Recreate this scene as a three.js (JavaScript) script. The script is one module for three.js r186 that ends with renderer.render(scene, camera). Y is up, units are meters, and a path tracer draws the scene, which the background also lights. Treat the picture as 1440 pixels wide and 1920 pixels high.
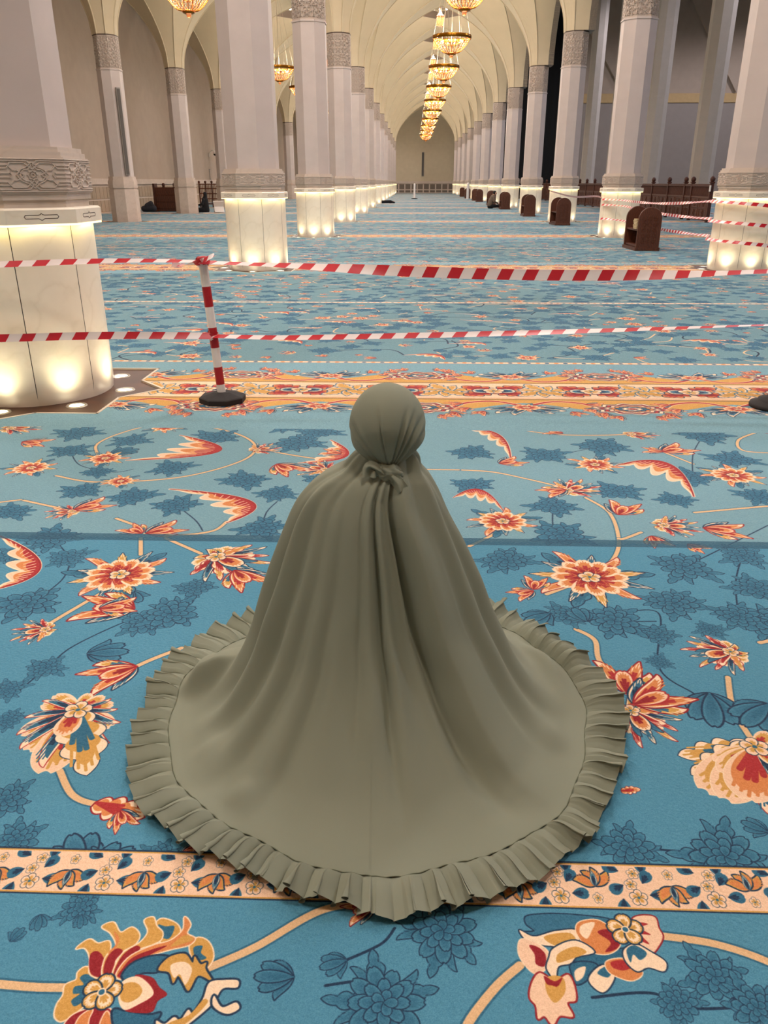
import * as THREE from 'three';
import { mergeGeometries, mergeVertices } from 'three/addons/utils/BufferGeometryUtils.js';
import { MarchingCubes } from 'three/addons/objects/MarchingCubes.js';
import { RectAreaLightUniformsLib } from 'three/addons/lights/RectAreaLightUniformsLib.js';
import { ImprovedNoise } from 'three/addons/math/ImprovedNoise.js';

// ---------------------------------------------------------------- camera, exposure
const scene = new THREE.Scene();
scene.background = new THREE.Color(0x000000);
const camera = new THREE.PerspectiveCamera(66.21, 0.75, 0.05, 400);
camera.position.set(0, 1.45, 0);
camera.rotation.order = 'YXZ';
camera.rotation.set(-0.39753, 0.03498, -0.00125);
scene.add(camera);
const renderer = new THREE.WebGLRenderer({ antialias: true });
renderer.toneMapping = THREE.LinearToneMapping;
renderer.toneMappingExposure = 1.18;
renderer.shadowMap.enabled = true;
RectAreaLightUniformsLib.init();

// lamp strengths (candela) and colours; the lamps themselves are built with their fittings below
const LANTERN_CD = 112, CHANDELIER_CD = 36, UPLIGHT_CD = 0.75, STRIP_GLOW = 2.2, HALL_CD = 400, STRIP_CD = 10;
const LANTERN_COL = 0xf8f8ff, CHANDELIER_COL = 0xfff2e2, UPLIGHT_COL = 0xfff3cc;

// ---------------------------------------------------------------- layout of the hall (metres; d = distance down the nave, z = -d)
const XL = -2.834, XR = 5.904, BX = XR - XL, D0 = 5.824, S = 9.24;
const XL2 = XL - BX, XWALL = XL2 - BX / 2, XHALL = 14.2;
const KMIN = -1, KMAX = 12, DEND = D0 + S * 12.62;
const dk = (k) => D0 + S * k;

// ---------------------------------------------------------------- helpers
const rng = (seed) => () => { seed = (seed + 0x6d2b79f5) | 0; let t = Math.imul(seed ^ (seed >>> 15), 1 | seed); t = (t + Math.imul(t ^ (t >>> 7), 61 | t)) ^ t; return ((t ^ (t >>> 14)) >>> 0) / 4294967296; };
const noise = new ImprovedNoise();
const { lerp, smoothstep, clamp } = THREE.MathUtils;
const used = {};
function numbered(name) { used[name] = (used[name] ?? -1) + 1; return used[name] ? name + '_' + String(used[name]).padStart(3, '0') : name; }
function shade(o) { o.castShadow = true; o.receiveShadow = true; return o; }
function part(name, geo, mat, parent) { const m = shade(new THREE.Mesh(geo, mat)); m.name = name; parent.add(m); return m; }
function thing(name, label, category, [x, y, z] = [0, 0, 0], turn = 0, group) {
  const o = new THREE.Group(); o.name = numbered(name); o.position.set(x, y, z); o.rotation.y = turn;
  o.userData = { label, category }; if (group) o.userData.group = group; scene.add(o); return o;
}
function single(name, geo, mat, label, category, group, pos) {
  const m = shade(new THREE.Mesh(geo, mat)); m.name = numbered(name); m.userData = { label, category }; if (group) m.userData.group = group;
  if (pos) m.position.set(...pos); scene.add(m); return m;
}
function struct(name, geo, mat) {
  const o = geo ? shade(new THREE.Mesh(geo, mat)) : new THREE.Group(); o.name = name; o.userData = { kind: 'structure' }; scene.add(o); return o;
}
const flat = (g) => { const n = g.index ? g.toNonIndexed() : g; n.computeVertexNormals(); return n; };
const strip = (g) => { const n = g.index ? g.toNonIndexed() : g.clone(); for (const a of Object.keys(n.attributes)) if (!['position', 'normal', 'uv'].includes(a)) n.deleteAttribute(a); if (!n.attributes.uv) n.setAttribute('uv', new THREE.BufferAttribute(new Float32Array(n.attributes.position.count * 2), 2)); return n; };
const merge = (list) => mergeGeometries(list.map(strip));
const box = (w, h, d, x = 0, y = 0, z = 0) => new THREE.BoxGeometry(w, h, d).translate(x, y, z);
// bevelled box
function bbox(w, h, d, x = 0, y = 0, z = 0, b = 0.006) {
  b = Math.min(b, w / 3, h / 3, d / 3);
  const s = new THREE.Shape(); s.moveTo(-w / 2 + b, -h / 2 + b); s.lineTo(w / 2 - b, -h / 2 + b); s.lineTo(w / 2 - b, h / 2 - b); s.lineTo(-w / 2 + b, h / 2 - b); s.closePath();
  return new THREE.ExtrudeGeometry(s, { depth: d - 2 * b, bevelThickness: b, bevelSize: b, bevelSegments: 1 }).translate(x, y, z - d / 2 + b);
}
// octagonal prism with flats facing +-x and +-z, R = circumradius
const oct = (R, y0, y1, R1 = R) => flat(new THREE.CylinderGeometry(R1, R, y1 - y0, 8, 1).rotateY(Math.PI / 8).translate(0, (y0 + y1) / 2, 0));
const cyl = (r, a, b, n = 8, r2 = r) => {
  const A = new THREE.Vector3(...a), B = new THREE.Vector3(...b), v = B.clone().sub(A), g = new THREE.CylinderGeometry(r2, r, v.length(), n, 1);
  g.applyQuaternion(new THREE.Quaternion().setFromUnitVectors(new THREE.Vector3(0, 1, 0), v.clone().normalize())); return g.translate(...A.add(B).multiplyScalar(0.5).toArray());
};
function grid(nu, nv, f, wrapU = false) {   // f(i, j) -> [x, y, z]; (nu+1) x (nv+1) points
  const pos = [], uv = [], idx = [], cols = wrapU ? nu : nu + 1;
  for (let j = 0; j <= nv; j++) for (let i = 0; i < cols; i++) { pos.push(...f(i / nu, j / nv)); uv.push(i / nu, j / nv); }
  for (let j = 0; j < nv; j++) for (let i = 0; i < nu; i++) {
    const a = j * cols + i, b = j * cols + ((i + 1) % cols), c = a + cols, d = b + cols; idx.push(a, b, c, b, d, c);
  }
  const g = new THREE.BufferGeometry(); g.setAttribute('position', new THREE.Float32BufferAttribute(pos, 3)); g.setAttribute('uv', new THREE.Float32BufferAttribute(uv, 2));
  g.setIndex(idx); g.computeVertexNormals(); return g;
}
// world-metre uv by dominant axis
function worldUV(g, scale = 1) {
  g = g.index ? g.toNonIndexed() : g; const p = g.attributes.position, n = g.attributes.normal, uv = new Float32Array(p.count * 2);
  for (let i = 0; i < p.count; i++) {
    const ax = Math.abs(n.getX(i)), ay = Math.abs(n.getY(i)), az = Math.abs(n.getZ(i));
    const [u, v] = ay > ax && ay > az ? [p.getX(i), p.getZ(i)] : ax > az ? [p.getZ(i), p.getY(i)] : [p.getX(i), p.getY(i)];
    uv[2 * i] = u * scale; uv[2 * i + 1] = v * scale;
  }
  g.setAttribute('uv', new THREE.BufferAttribute(uv, 2)); return g;
}

// ---------------------------------------------------------------- textures
function canvas(w, h) { const c = document.createElement('canvas'); c.width = w; c.height = h; return c; }
function ctex(c, repeat = true) { const t = new THREE.CanvasTexture(c); t.colorSpace = THREE.SRGBColorSpace; if (repeat) t.wrapS = t.wrapT = THREE.RepeatWrapping; t.anisotropy = 8; return t; }
function dtex(n, f, srgb = false) {     // tileable grey/colour data
  const d = new Uint8Array(n * n * 4);
  for (let y = 0; y < n; y++) for (let x = 0; x < n; x++) { const v = f(x / n, y / n, x, y), o = (y * n + x) * 4; const c = Array.isArray(v) ? v : [v, v, v]; for (let k = 0; k < 3; k++) d[o + k] = clamp(c[k], 0, 255); d[o + 3] = 255; }
  const t = new THREE.DataTexture(d, n, n); t.wrapS = t.wrapT = THREE.RepeatWrapping; t.magFilter = THREE.LinearFilter; t.minFilter = THREE.LinearMipmapLinearFilter; if (srgb) t.colorSpace = THREE.SRGBColorSpace; t.needsUpdate = true; return t;
}
// tileable fbm on a torus
function tfbm(u, v, f, oct = 4, seed = 0) {
  let s = 0, a = 1, t = 0;
  for (let o = 0; o < oct; o++) {
    const w = (uu, vv) => noise.noise(uu * f, vv * f, seed + o * 7.3);
    const n = (1 - u) * (1 - v) * w(u, v) + u * (1 - v) * w(u - 1, v) + (1 - u) * v * w(u, v - 1) + u * v * w(u - 1, v - 1);
    s += n * a; t += a; a *= 0.5; f *= 2;
  }
  return s / t;
}
const marbleTex = dtex(512, (u, v) => {
  const n = tfbm(u, v, 4, 5, 1), vein = Math.pow(1 - Math.min(1, Math.abs(tfbm(u, v, 3, 5, 9)) * 9), 3);
  return [238 + n * 20 - vein * 7, 232 + n * 20 - vein * 8, 220 + n * 20 - vein * 10];
}, true);
const plasterTex = dtex(256, (u, v) => { const n = tfbm(u, v, 6, 5, 3); return [232 + n * 14, 228 + n * 14, 220 + n * 14]; }, true);
const fineBump = dtex(256, (u, v, x, y) => 128 + tfbm(u, v, 24, 3, 5) * 110);
const woodTex = dtex(256, (u, v) => { const r = Math.sin((u * 9 + tfbm(u, v, 3, 4, 2) * 2.2) * 6.283), n = tfbm(u, v, 40, 2, 6); return [112 + r * 14 + n * 16, 66 + r * 10 + n * 12, 38 + r * 7 + n * 8]; }, true);
const stoneTex = dtex(512, (u, v) => { const n = tfbm(u, v, 5, 5, 11), b = tfbm(u, v * 0.999, 12, 3, 13); return [96 + n * 80 + b * 30, 68 + n * 60 + b * 24, 42 + n * 44 + b * 18]; }, true);
const weave = dtex(128, (u, v, x, y) => 128 + 50 * Math.sin(u * 6.283 * 32) * Math.sin(v * 6.283 * 32) + tfbm(u, v, 16, 2, 8) * 60);
const pile = dtex(256, (u, v) => 128 + tfbm(u, v, 48, 2, 4) * 160);

const std = (o) => new THREE.MeshStandardMaterial({ side: THREE.DoubleSide, ...o });
const phys = (o) => new THREE.MeshPhysicalMaterial({ side: THREE.DoubleSide, ...o });
const rep = (t, x, y = x) => { const c = t.clone(); c.repeat.set(x, y); c.needsUpdate = true; return c; };
const M = {
  marble: phys({ map: marbleTex, color: 0xfffaf0, roughness: 0.3, clearcoat: 0.15, clearcoatRoughness: 0.3 }),
  carved: std({ map: marbleTex, color: 0xd6cbc6, roughness: 0.55 }),
  darkBrown: std({ color: 0x54453a, roughness: 0.6 }),  // on the cartouche this tone paints the shade of engraved lines
  joint: std({ color: 0x4d443a, roughness: 0.8 }),
  shaft: std({ map: plasterTex, color: 0xd5cac9, roughness: 0.6 }),
  capital: std({ map: plasterTex, color: 0xd2c5bd, roughness: 0.7 }),
  vault: std({ map: plasterTex, color: 0xd7c8ac, roughness: 0.85 }),
  coffer: std({ map: plasterTex, color: 0x9d9187, roughness: 0.85 }),
  wall: std({ map: plasterTex, color: 0xbfaea1, roughness: 0.85 }),
  endWall: std({ map: plasterTex, color: 0xdccfb6, roughness: 0.85 }),
  dado: std({ map: marbleTex, color: 0xd6c8c2, roughness: 0.5 }),
  dadoPanel: std({ map: plasterTex, color: 0xb29e8a, roughness: 0.7 }),
  grille: std({ color: 0x75685c, roughness: 0.8 }),
  hallWall: std({ map: plasterTex, color: 0x9a918c, roughness: 0.9 }),
  hallUpper: std({ map: plasterTex, color: 0xb2a294, roughness: 0.95 }),
  frieze: std({ map: plasterTex, color: 0xc3a678, roughness: 0.8, bumpMap: rep(fineBump, 0.5), bumpScale: 0.05 }),
  pier: std({ map: plasterTex, color: 0xc2bab3, roughness: 0.8 }),
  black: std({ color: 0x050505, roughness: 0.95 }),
  stone: phys({ map: stoneTex, color: 0xc09a72, roughness: 0.5, clearcoat: 0.08, clearcoatRoughness: 0.4 }),
  wood: std({ map: woodTex, color: 0xbda288, roughness: 0.5 }),
  woodPale: std({ map: woodTex, color: 0xf0d8c0, roughness: 0.6 }),
  woodDark: std({ map: woodTex, color: 0xab8c74, roughness: 0.6 }),
  gold: std({ color: 0x9a641c, metalness: 1, roughness: 0.3 }),
  crystal: phys({ color: 0xffd2a8, roughness: 0.08, transmission: 0.8, thickness: 0, emissive: 0xff9a58, emissiveIntensity: 0.08 }),
  bulb: std({ color: 0xffffff, emissive: 0xffdcaa, emissiveIntensity: 2.5 }),
  lampWhite: std({ color: 0xffffff, emissive: 0xf4f4ff, emissiveIntensity: 4 }),
  uplight: std({ color: 0xffffff, emissive: UPLIGHT_COL, emissiveIntensity: 4 }),
  strip: std({ color: 0xfff0c0, emissive: 0xffe9a0, emissiveIntensity: STRIP_GLOW }),
  steel: std({ color: 0xb9b4aa, metalness: 0.9, roughness: 0.35 }),
  cable: std({ color: 0xbcae97, metalness: 0.6, roughness: 0.4 }),
  rubber: std({ color: 0x231f1e, roughness: 0.85, bumpMap: rep(fineBump, 4), bumpScale: 0.002 }),
  whitePlastic: std({ color: 0xe4dcd6, roughness: 0.45 }),
  redPlastic: std({ color: 0xa80f1a, roughness: 0.45 }),
  speakerMesh: std({ color: 0x5e5852, roughness: 0.8 }),
  speaker: std({ color: 0x8d857d, roughness: 0.6 }),
  darkMetal: std({ color: 0x2a2725, roughness: 0.5, metalness: 0.3 }),
  cloth: phys({ color: 0x868a77, roughness: 0.85, sheen: 0.5, sheenRoughness: 0.5, sheenColor: new THREE.Color(0x9a9a80), bumpMap: rep(weave, 120, 40), bumpScale: 0.0006 }),
  seam: std({ color: 0x666a55, roughness: 0.9 }),
  skin: std({ color: 0xc79a7c, roughness: 0.6 }),
  blackCloth: std({ color: 0x121114, roughness: 0.95 }),
  greyCloth: std({ color: 0x6a5a4c, roughness: 0.95 }),
  whiteCloth: std({ color: 0xd5d0cb, roughness: 0.9 }),
  hair: std({ color: 0x0d0b0a, roughness: 0.8 }),
  bag: std({ color: 0x2a2a31, roughness: 0.9 }),
  book: std({ color: 0xb08a55, roughness: 0.7 }), bookB: std({ color: 0x8e6a3e, roughness: 0.7 }), paper: std({ color: 0xd8c79f, roughness: 0.9 }),
};

// ---------------------------------------------------------------- carpet print (dyed pattern, drawn in metres)
const C = { ground: '#4a87a0', groundFar: '#7099a5', navy: '#16304a', blue: '#326a84', blue2: '#3d7890', teal: '#2a627c', field: '#638a93', cream: '#efd3b2', peach: '#e9c3a2', gold: '#c9974a', orange: '#cf8148', red: '#a3282a', deep: '#8c1a22', stem: '#d8b184' };  // groundFar is lighter: pile sheen beyond the seam put into the colour
function petal(c, a, L, w, kind) {
  c.save(); c.rotate(a); c.beginPath(); c.moveTo(0, 0);
  if (kind === 'round') { c.bezierCurveTo(L * 0.25, w * 0.9, L * 0.8, w * 1.5, L, w * 0.25); c.quadraticCurveTo(L * 0.93, 0, L, -w * 0.25); c.bezierCurveTo(L * 0.8, -w * 1.5, L * 0.25, -w * 0.9, 0, 0); }
  else if (kind === 'curl') { c.bezierCurveTo(L * 0.3, w * 1.3, L * 0.7, w * 0.6, L, w * 0.9); c.bezierCurveTo(L * 0.95, -w * 0.4, L * 0.5, -w * 1.2, 0, 0); }
  else if (kind === 'lobed') {
    const n = 4; for (const s of [1, -1]) for (let i = 0; i < n; i++) { const k = s > 0 ? i : n - 1 - i, t0 = (k + (s > 0 ? 1 : 0)) / n; const ww = w * 1.1 * Math.sin(Math.PI * (0.15 + 0.8 * (k + 0.5) / n)); c.quadraticCurveTo(L * (k + 0.55) / n, s * ww * 1.5, L * t0, s * ww * (t0 >= 1 ? 0 : 0.6)); }
  }
  else { c.bezierCurveTo(L * 0.2, w * 1.3, L * 0.6, w * 0.9, L, 0); c.bezierCurveTo(L * 0.6, -w * 0.9, L * 0.2, -w * 1.3, 0, 0); }
  c.closePath(); c.restore();
}
function dyed(c, a, L, w, kind, cols, line, lw) {      // petal in bands of dye, dark yarn outline
  petal(c, a, L, w, kind); c.strokeStyle = line; c.lineWidth = lw * 2; c.stroke(); c.fillStyle = cols[0]; c.fill();
  petal(c, a, L * 0.86, w * 0.76, kind); c.fillStyle = cols[1]; c.fill();
  c.save(); c.rotate(a); c.lineCap = 'round'; c.strokeStyle = cols[1]; c.lineWidth = w * 0.14; c.beginPath();
  for (const s of [-0.6, -0.3, 0, 0.3, 0.6]) { c.moveTo(L * 0.3, s * w * 0.6); c.lineTo(L * (0.93 - Math.abs(s) * 0.18), s * w * 0.95); } c.stroke();
  c.strokeStyle = cols[2]; c.lineWidth = w * 0.26; c.beginPath();
  for (const s of [-0.5, -0.17, 0.17, 0.5]) { c.moveTo(0, 0); c.lineTo(L * (0.7 - Math.abs(s) * 0.4), s * w * 0.85); } c.stroke(); c.restore();
}
function floret(c, r) {
  for (let i = 0; i < 5; i++) dyed(c, i * 1.2566 + 0.3, r, r * 0.42, 'round', [C.cream, C.peach, C.gold], C.navy, r * 0.06);
  c.beginPath(); c.arc(0, 0, r * 0.26, 0, 7); c.fillStyle = C.gold; c.fill(); c.beginPath(); c.arc(0, 0, r * 0.17, 0, 7); c.fillStyle = C.teal; c.fill();
}
const at = (c, x, y, a, f) => { c.save(); c.translate(x, y); c.rotate(a); f(c); c.restore(); };
const motif = {
  ro(c, R, r) {
    const lw = R * 0.02, n = 11, o = r() * 6;
    for (let i = 0; i < 3; i++) dyed(c, o + 0.3 + i * 2.1, R * 1.12, R * 0.16, 'lobed', [C.blue2, C.teal, C.navy], C.navy, lw);
    for (let i = 0; i < n; i++) dyed(c, o + i * 6.283 / n, R * (0.86 + 0.24 * r()), R * 0.13, i % 3 ? 'point' : 'curl', i % 3 === 1 ? [C.cream, C.teal, C.navy] : i % 3 ? [C.cream, C.gold, C.orange] : [C.peach, C.orange, C.red], i % 3 ? C.navy : C.deep, lw);
    for (let i = 0; i < 12; i++) dyed(c, o + i * 0.5236 + 0.2, R * 0.64, R * 0.15, 'round', [C.cream, C.orange, C.red], C.peach, lw * 0.8);
    for (let i = 0; i < 9; i++) dyed(c, o + i * 0.698, R * 0.42, R * 0.1, 'point', [C.orange, C.red, C.deep], C.deep, lw * 0.6);
    floret(c, R * 0.19);
  },
  pa(c, R, r) {
    const lw = R * 0.016;
    for (let i = 0; i < 11; i++) { const a = -2.3 + i * 0.46; dyed(c, a, R * (0.46 + 0.2 * Math.cos(a)), R * 0.11, 'round', [C.cream, C.gold, i % 2 ? C.orange : C.teal], C.cream, lw); }
    for (let i = 0; i < 9; i++) { const a = -1.35 + i * 0.3375; dyed(c, a, R * (0.68 + 0.32 * Math.cos(a)) * (i % 2 ? 1 : 0.9), R * 0.075, i % 2 ? 'curl' : 'lobed', i % 3 === 1 ? [C.cream, C.teal, C.navy] : i % 3 ? [C.cream, C.gold, C.orange] : [C.cream, C.red, C.deep], i % 3 === 1 ? C.navy : C.deep, lw); }
    for (const s of [-1, 1]) { dyed(c, s * 0.62, R * 0.6, R * 0.085, 'curl', [C.cream, C.red, C.deep], C.cream, lw); dyed(c, s * 0.3, R * 0.7, R * 0.08, 'curl', [C.blue2, C.teal, C.navy], C.navy, lw); }
    dyed(c, 0.05, R * 0.56, R * 0.15, 'round', [C.cream, C.orange, C.deep], C.navy, lw);
    dyed(c, 2.6, R * 0.34, R * 0.1, 'curl', [C.cream, C.gold, C.red], C.navy, lw); dyed(c, -2.6, R * 0.34, R * 0.1, 'curl', [C.cream, C.gold, C.red], C.navy, lw);
    floret(c, R * 0.165);
  },
  bu(c, R, r) {
    const lw = R * 0.03;
    dyed(c, -0.75, R * 0.75, R * 0.14, 'curl', [C.cream, C.gold, C.teal], C.deep, lw); dyed(c, 0.75, R * 0.72, R * 0.14, 'point', [C.cream, C.teal, C.navy], C.navy, lw);
    dyed(c, 0.36, R * 0.95, R * 0.15, 'curl', [C.cream, C.orange, C.red], C.deep, lw); dyed(c, -0.3, R, R * 0.15, 'point', [C.cream, C.orange, C.red], C.deep, lw);
    dyed(c, 0.02, R * 0.62, R * 0.14, 'round', [C.peach, C.orange, C.deep], C.red, lw);
  },
  le(c, R) { dyed(c, 0, R, R * 0.25, 'lobed', [C.cream, C.orange, C.red], C.deep, R * 0.03); },
  bl(c, R, r) {
    const lw = R * 0.028, o = r() * 6, f = [C.blue2, C.blue, C.teal];
    for (let i = 0; i < 4; i++) { const a = o + i * 1.57 + r() * 0.7, l = R * (1.1 + 0.3 * r()); dyed(c, a, l, R * 0.2, 'lobed', f, C.navy, lw); dyed(c, a + 0.4, l * 0.85, R * 0.16, 'curl', f, C.navy, lw); }
    for (let i = 0; i < 10; i++) dyed(c, o + i * 0.6283, R * (0.74 + 0.16 * r()), R * 0.19, 'round', f, C.navy, lw);
    for (let i = 0; i < 8; i++) dyed(c, o + 0.3 + i * 0.785, R * 0.56, R * 0.14, 'round', f, C.navy, lw);
    for (let i = 0; i < 5; i++) dyed(c, o + i * 1.2566, R * 0.3, R * 0.11, 'round', f, C.navy, lw * 0.8);
  },
  bb(c, R) {
    const lw = R * 0.035;
    for (const [a, l] of [[-0.8, 0.7], [0.8, 0.72], [-0.38, 0.92], [0.4, 0.9], [0, 1]]) dyed(c, a, R * l, R * 0.17, Math.abs(a) > 0.6 ? 'curl' : 'round', [C.blue2, C.blue, C.teal], C.navy, lw);
  },
};
function line(c, p, w, col, edge) {
  const pts = []; for (let i = 0; i < p.length; i += 2) pts.push(new THREE.Vector2(p[i], p[i + 1]));
  const s = pts.length > 2 ? new THREE.SplineCurve(pts).getPoints(pts.length * 10) : pts;
  c.lineCap = c.lineJoin = 'round';
  for (const [ww, cc] of [[w * 1.5, edge], [w, col]]) { if (!cc) continue; c.beginPath(); s.forEach((q, i) => i ? c.lineTo(q.x, q.y) : c.moveTo(q.x, q.y)); c.lineWidth = ww; c.strokeStyle = cc; c.stroke(); }
}
function saz(c, x0, y0, xb, yb, x1, y1) {      // feathered half leaf
  const L = Math.hypot(x1 - x0, y1 - y0), mx = (x0 + x1) / 2, my = (y0 + y1) / 2, out = (t, k) => { const a = (1 - t) * (1 - t), b = 2 * t * (1 - t), e = t * t, qx = mx + (xb - mx) * k, qy = my + (yb - my) * k; return [a * x0 + b * qx + e * x1, a * y0 + b * qy + e * y1]; };
  const inner = (t, k, lob) => k - lob * Math.pow(Math.abs(Math.sin(Math.pow(t, 0.9) * Math.PI * 5)), 0.8) * (0.35 + Math.sin(t * Math.PI));
  const shape = (k0, k1, lob, t0 = 0, t1 = 1) => { c.beginPath(); for (let i = 0; i <= 60; i++) { const p = out(lerp(t0, t1, i / 60), k1); i ? c.lineTo(...p) : c.moveTo(...p); } for (let i = 90; i >= 0; i--) { const t = lerp(t0, t1, i / 90); c.lineTo(...out(t, inner(t, k0, lob))); } c.closePath(); };
  shape(1.5, 2.0, 0.75); c.lineJoin = 'round'; c.lineWidth = L * 0.03; c.strokeStyle = C.cream; c.stroke(); c.fillStyle = C.peach; c.fill();
  shape(1.56, 2.0, 0.5, 0.03, 0.97); c.fillStyle = C.orange; c.fill();
  shape(1.72, 2.0, 0.28, 0.05, 0.95); c.fillStyle = C.red; c.fill();
  c.strokeStyle = C.peach; c.lineWidth = L * 0.01; for (let i = 3; i < 19; i++) { c.beginPath(); c.moveTo(...out(i / 20 - 0.06, 1.25)); c.lineTo(...out(i / 20 + 0.02, 1.8)); c.stroke(); }
  c.beginPath(); for (let i = 0; i <= 40; i++) { const p = out(i / 40, 2.02); i ? c.lineTo(...p) : c.moveTo(...p); } c.lineWidth = L * 0.014; c.strokeStyle = C.deep; c.stroke();
}
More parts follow.
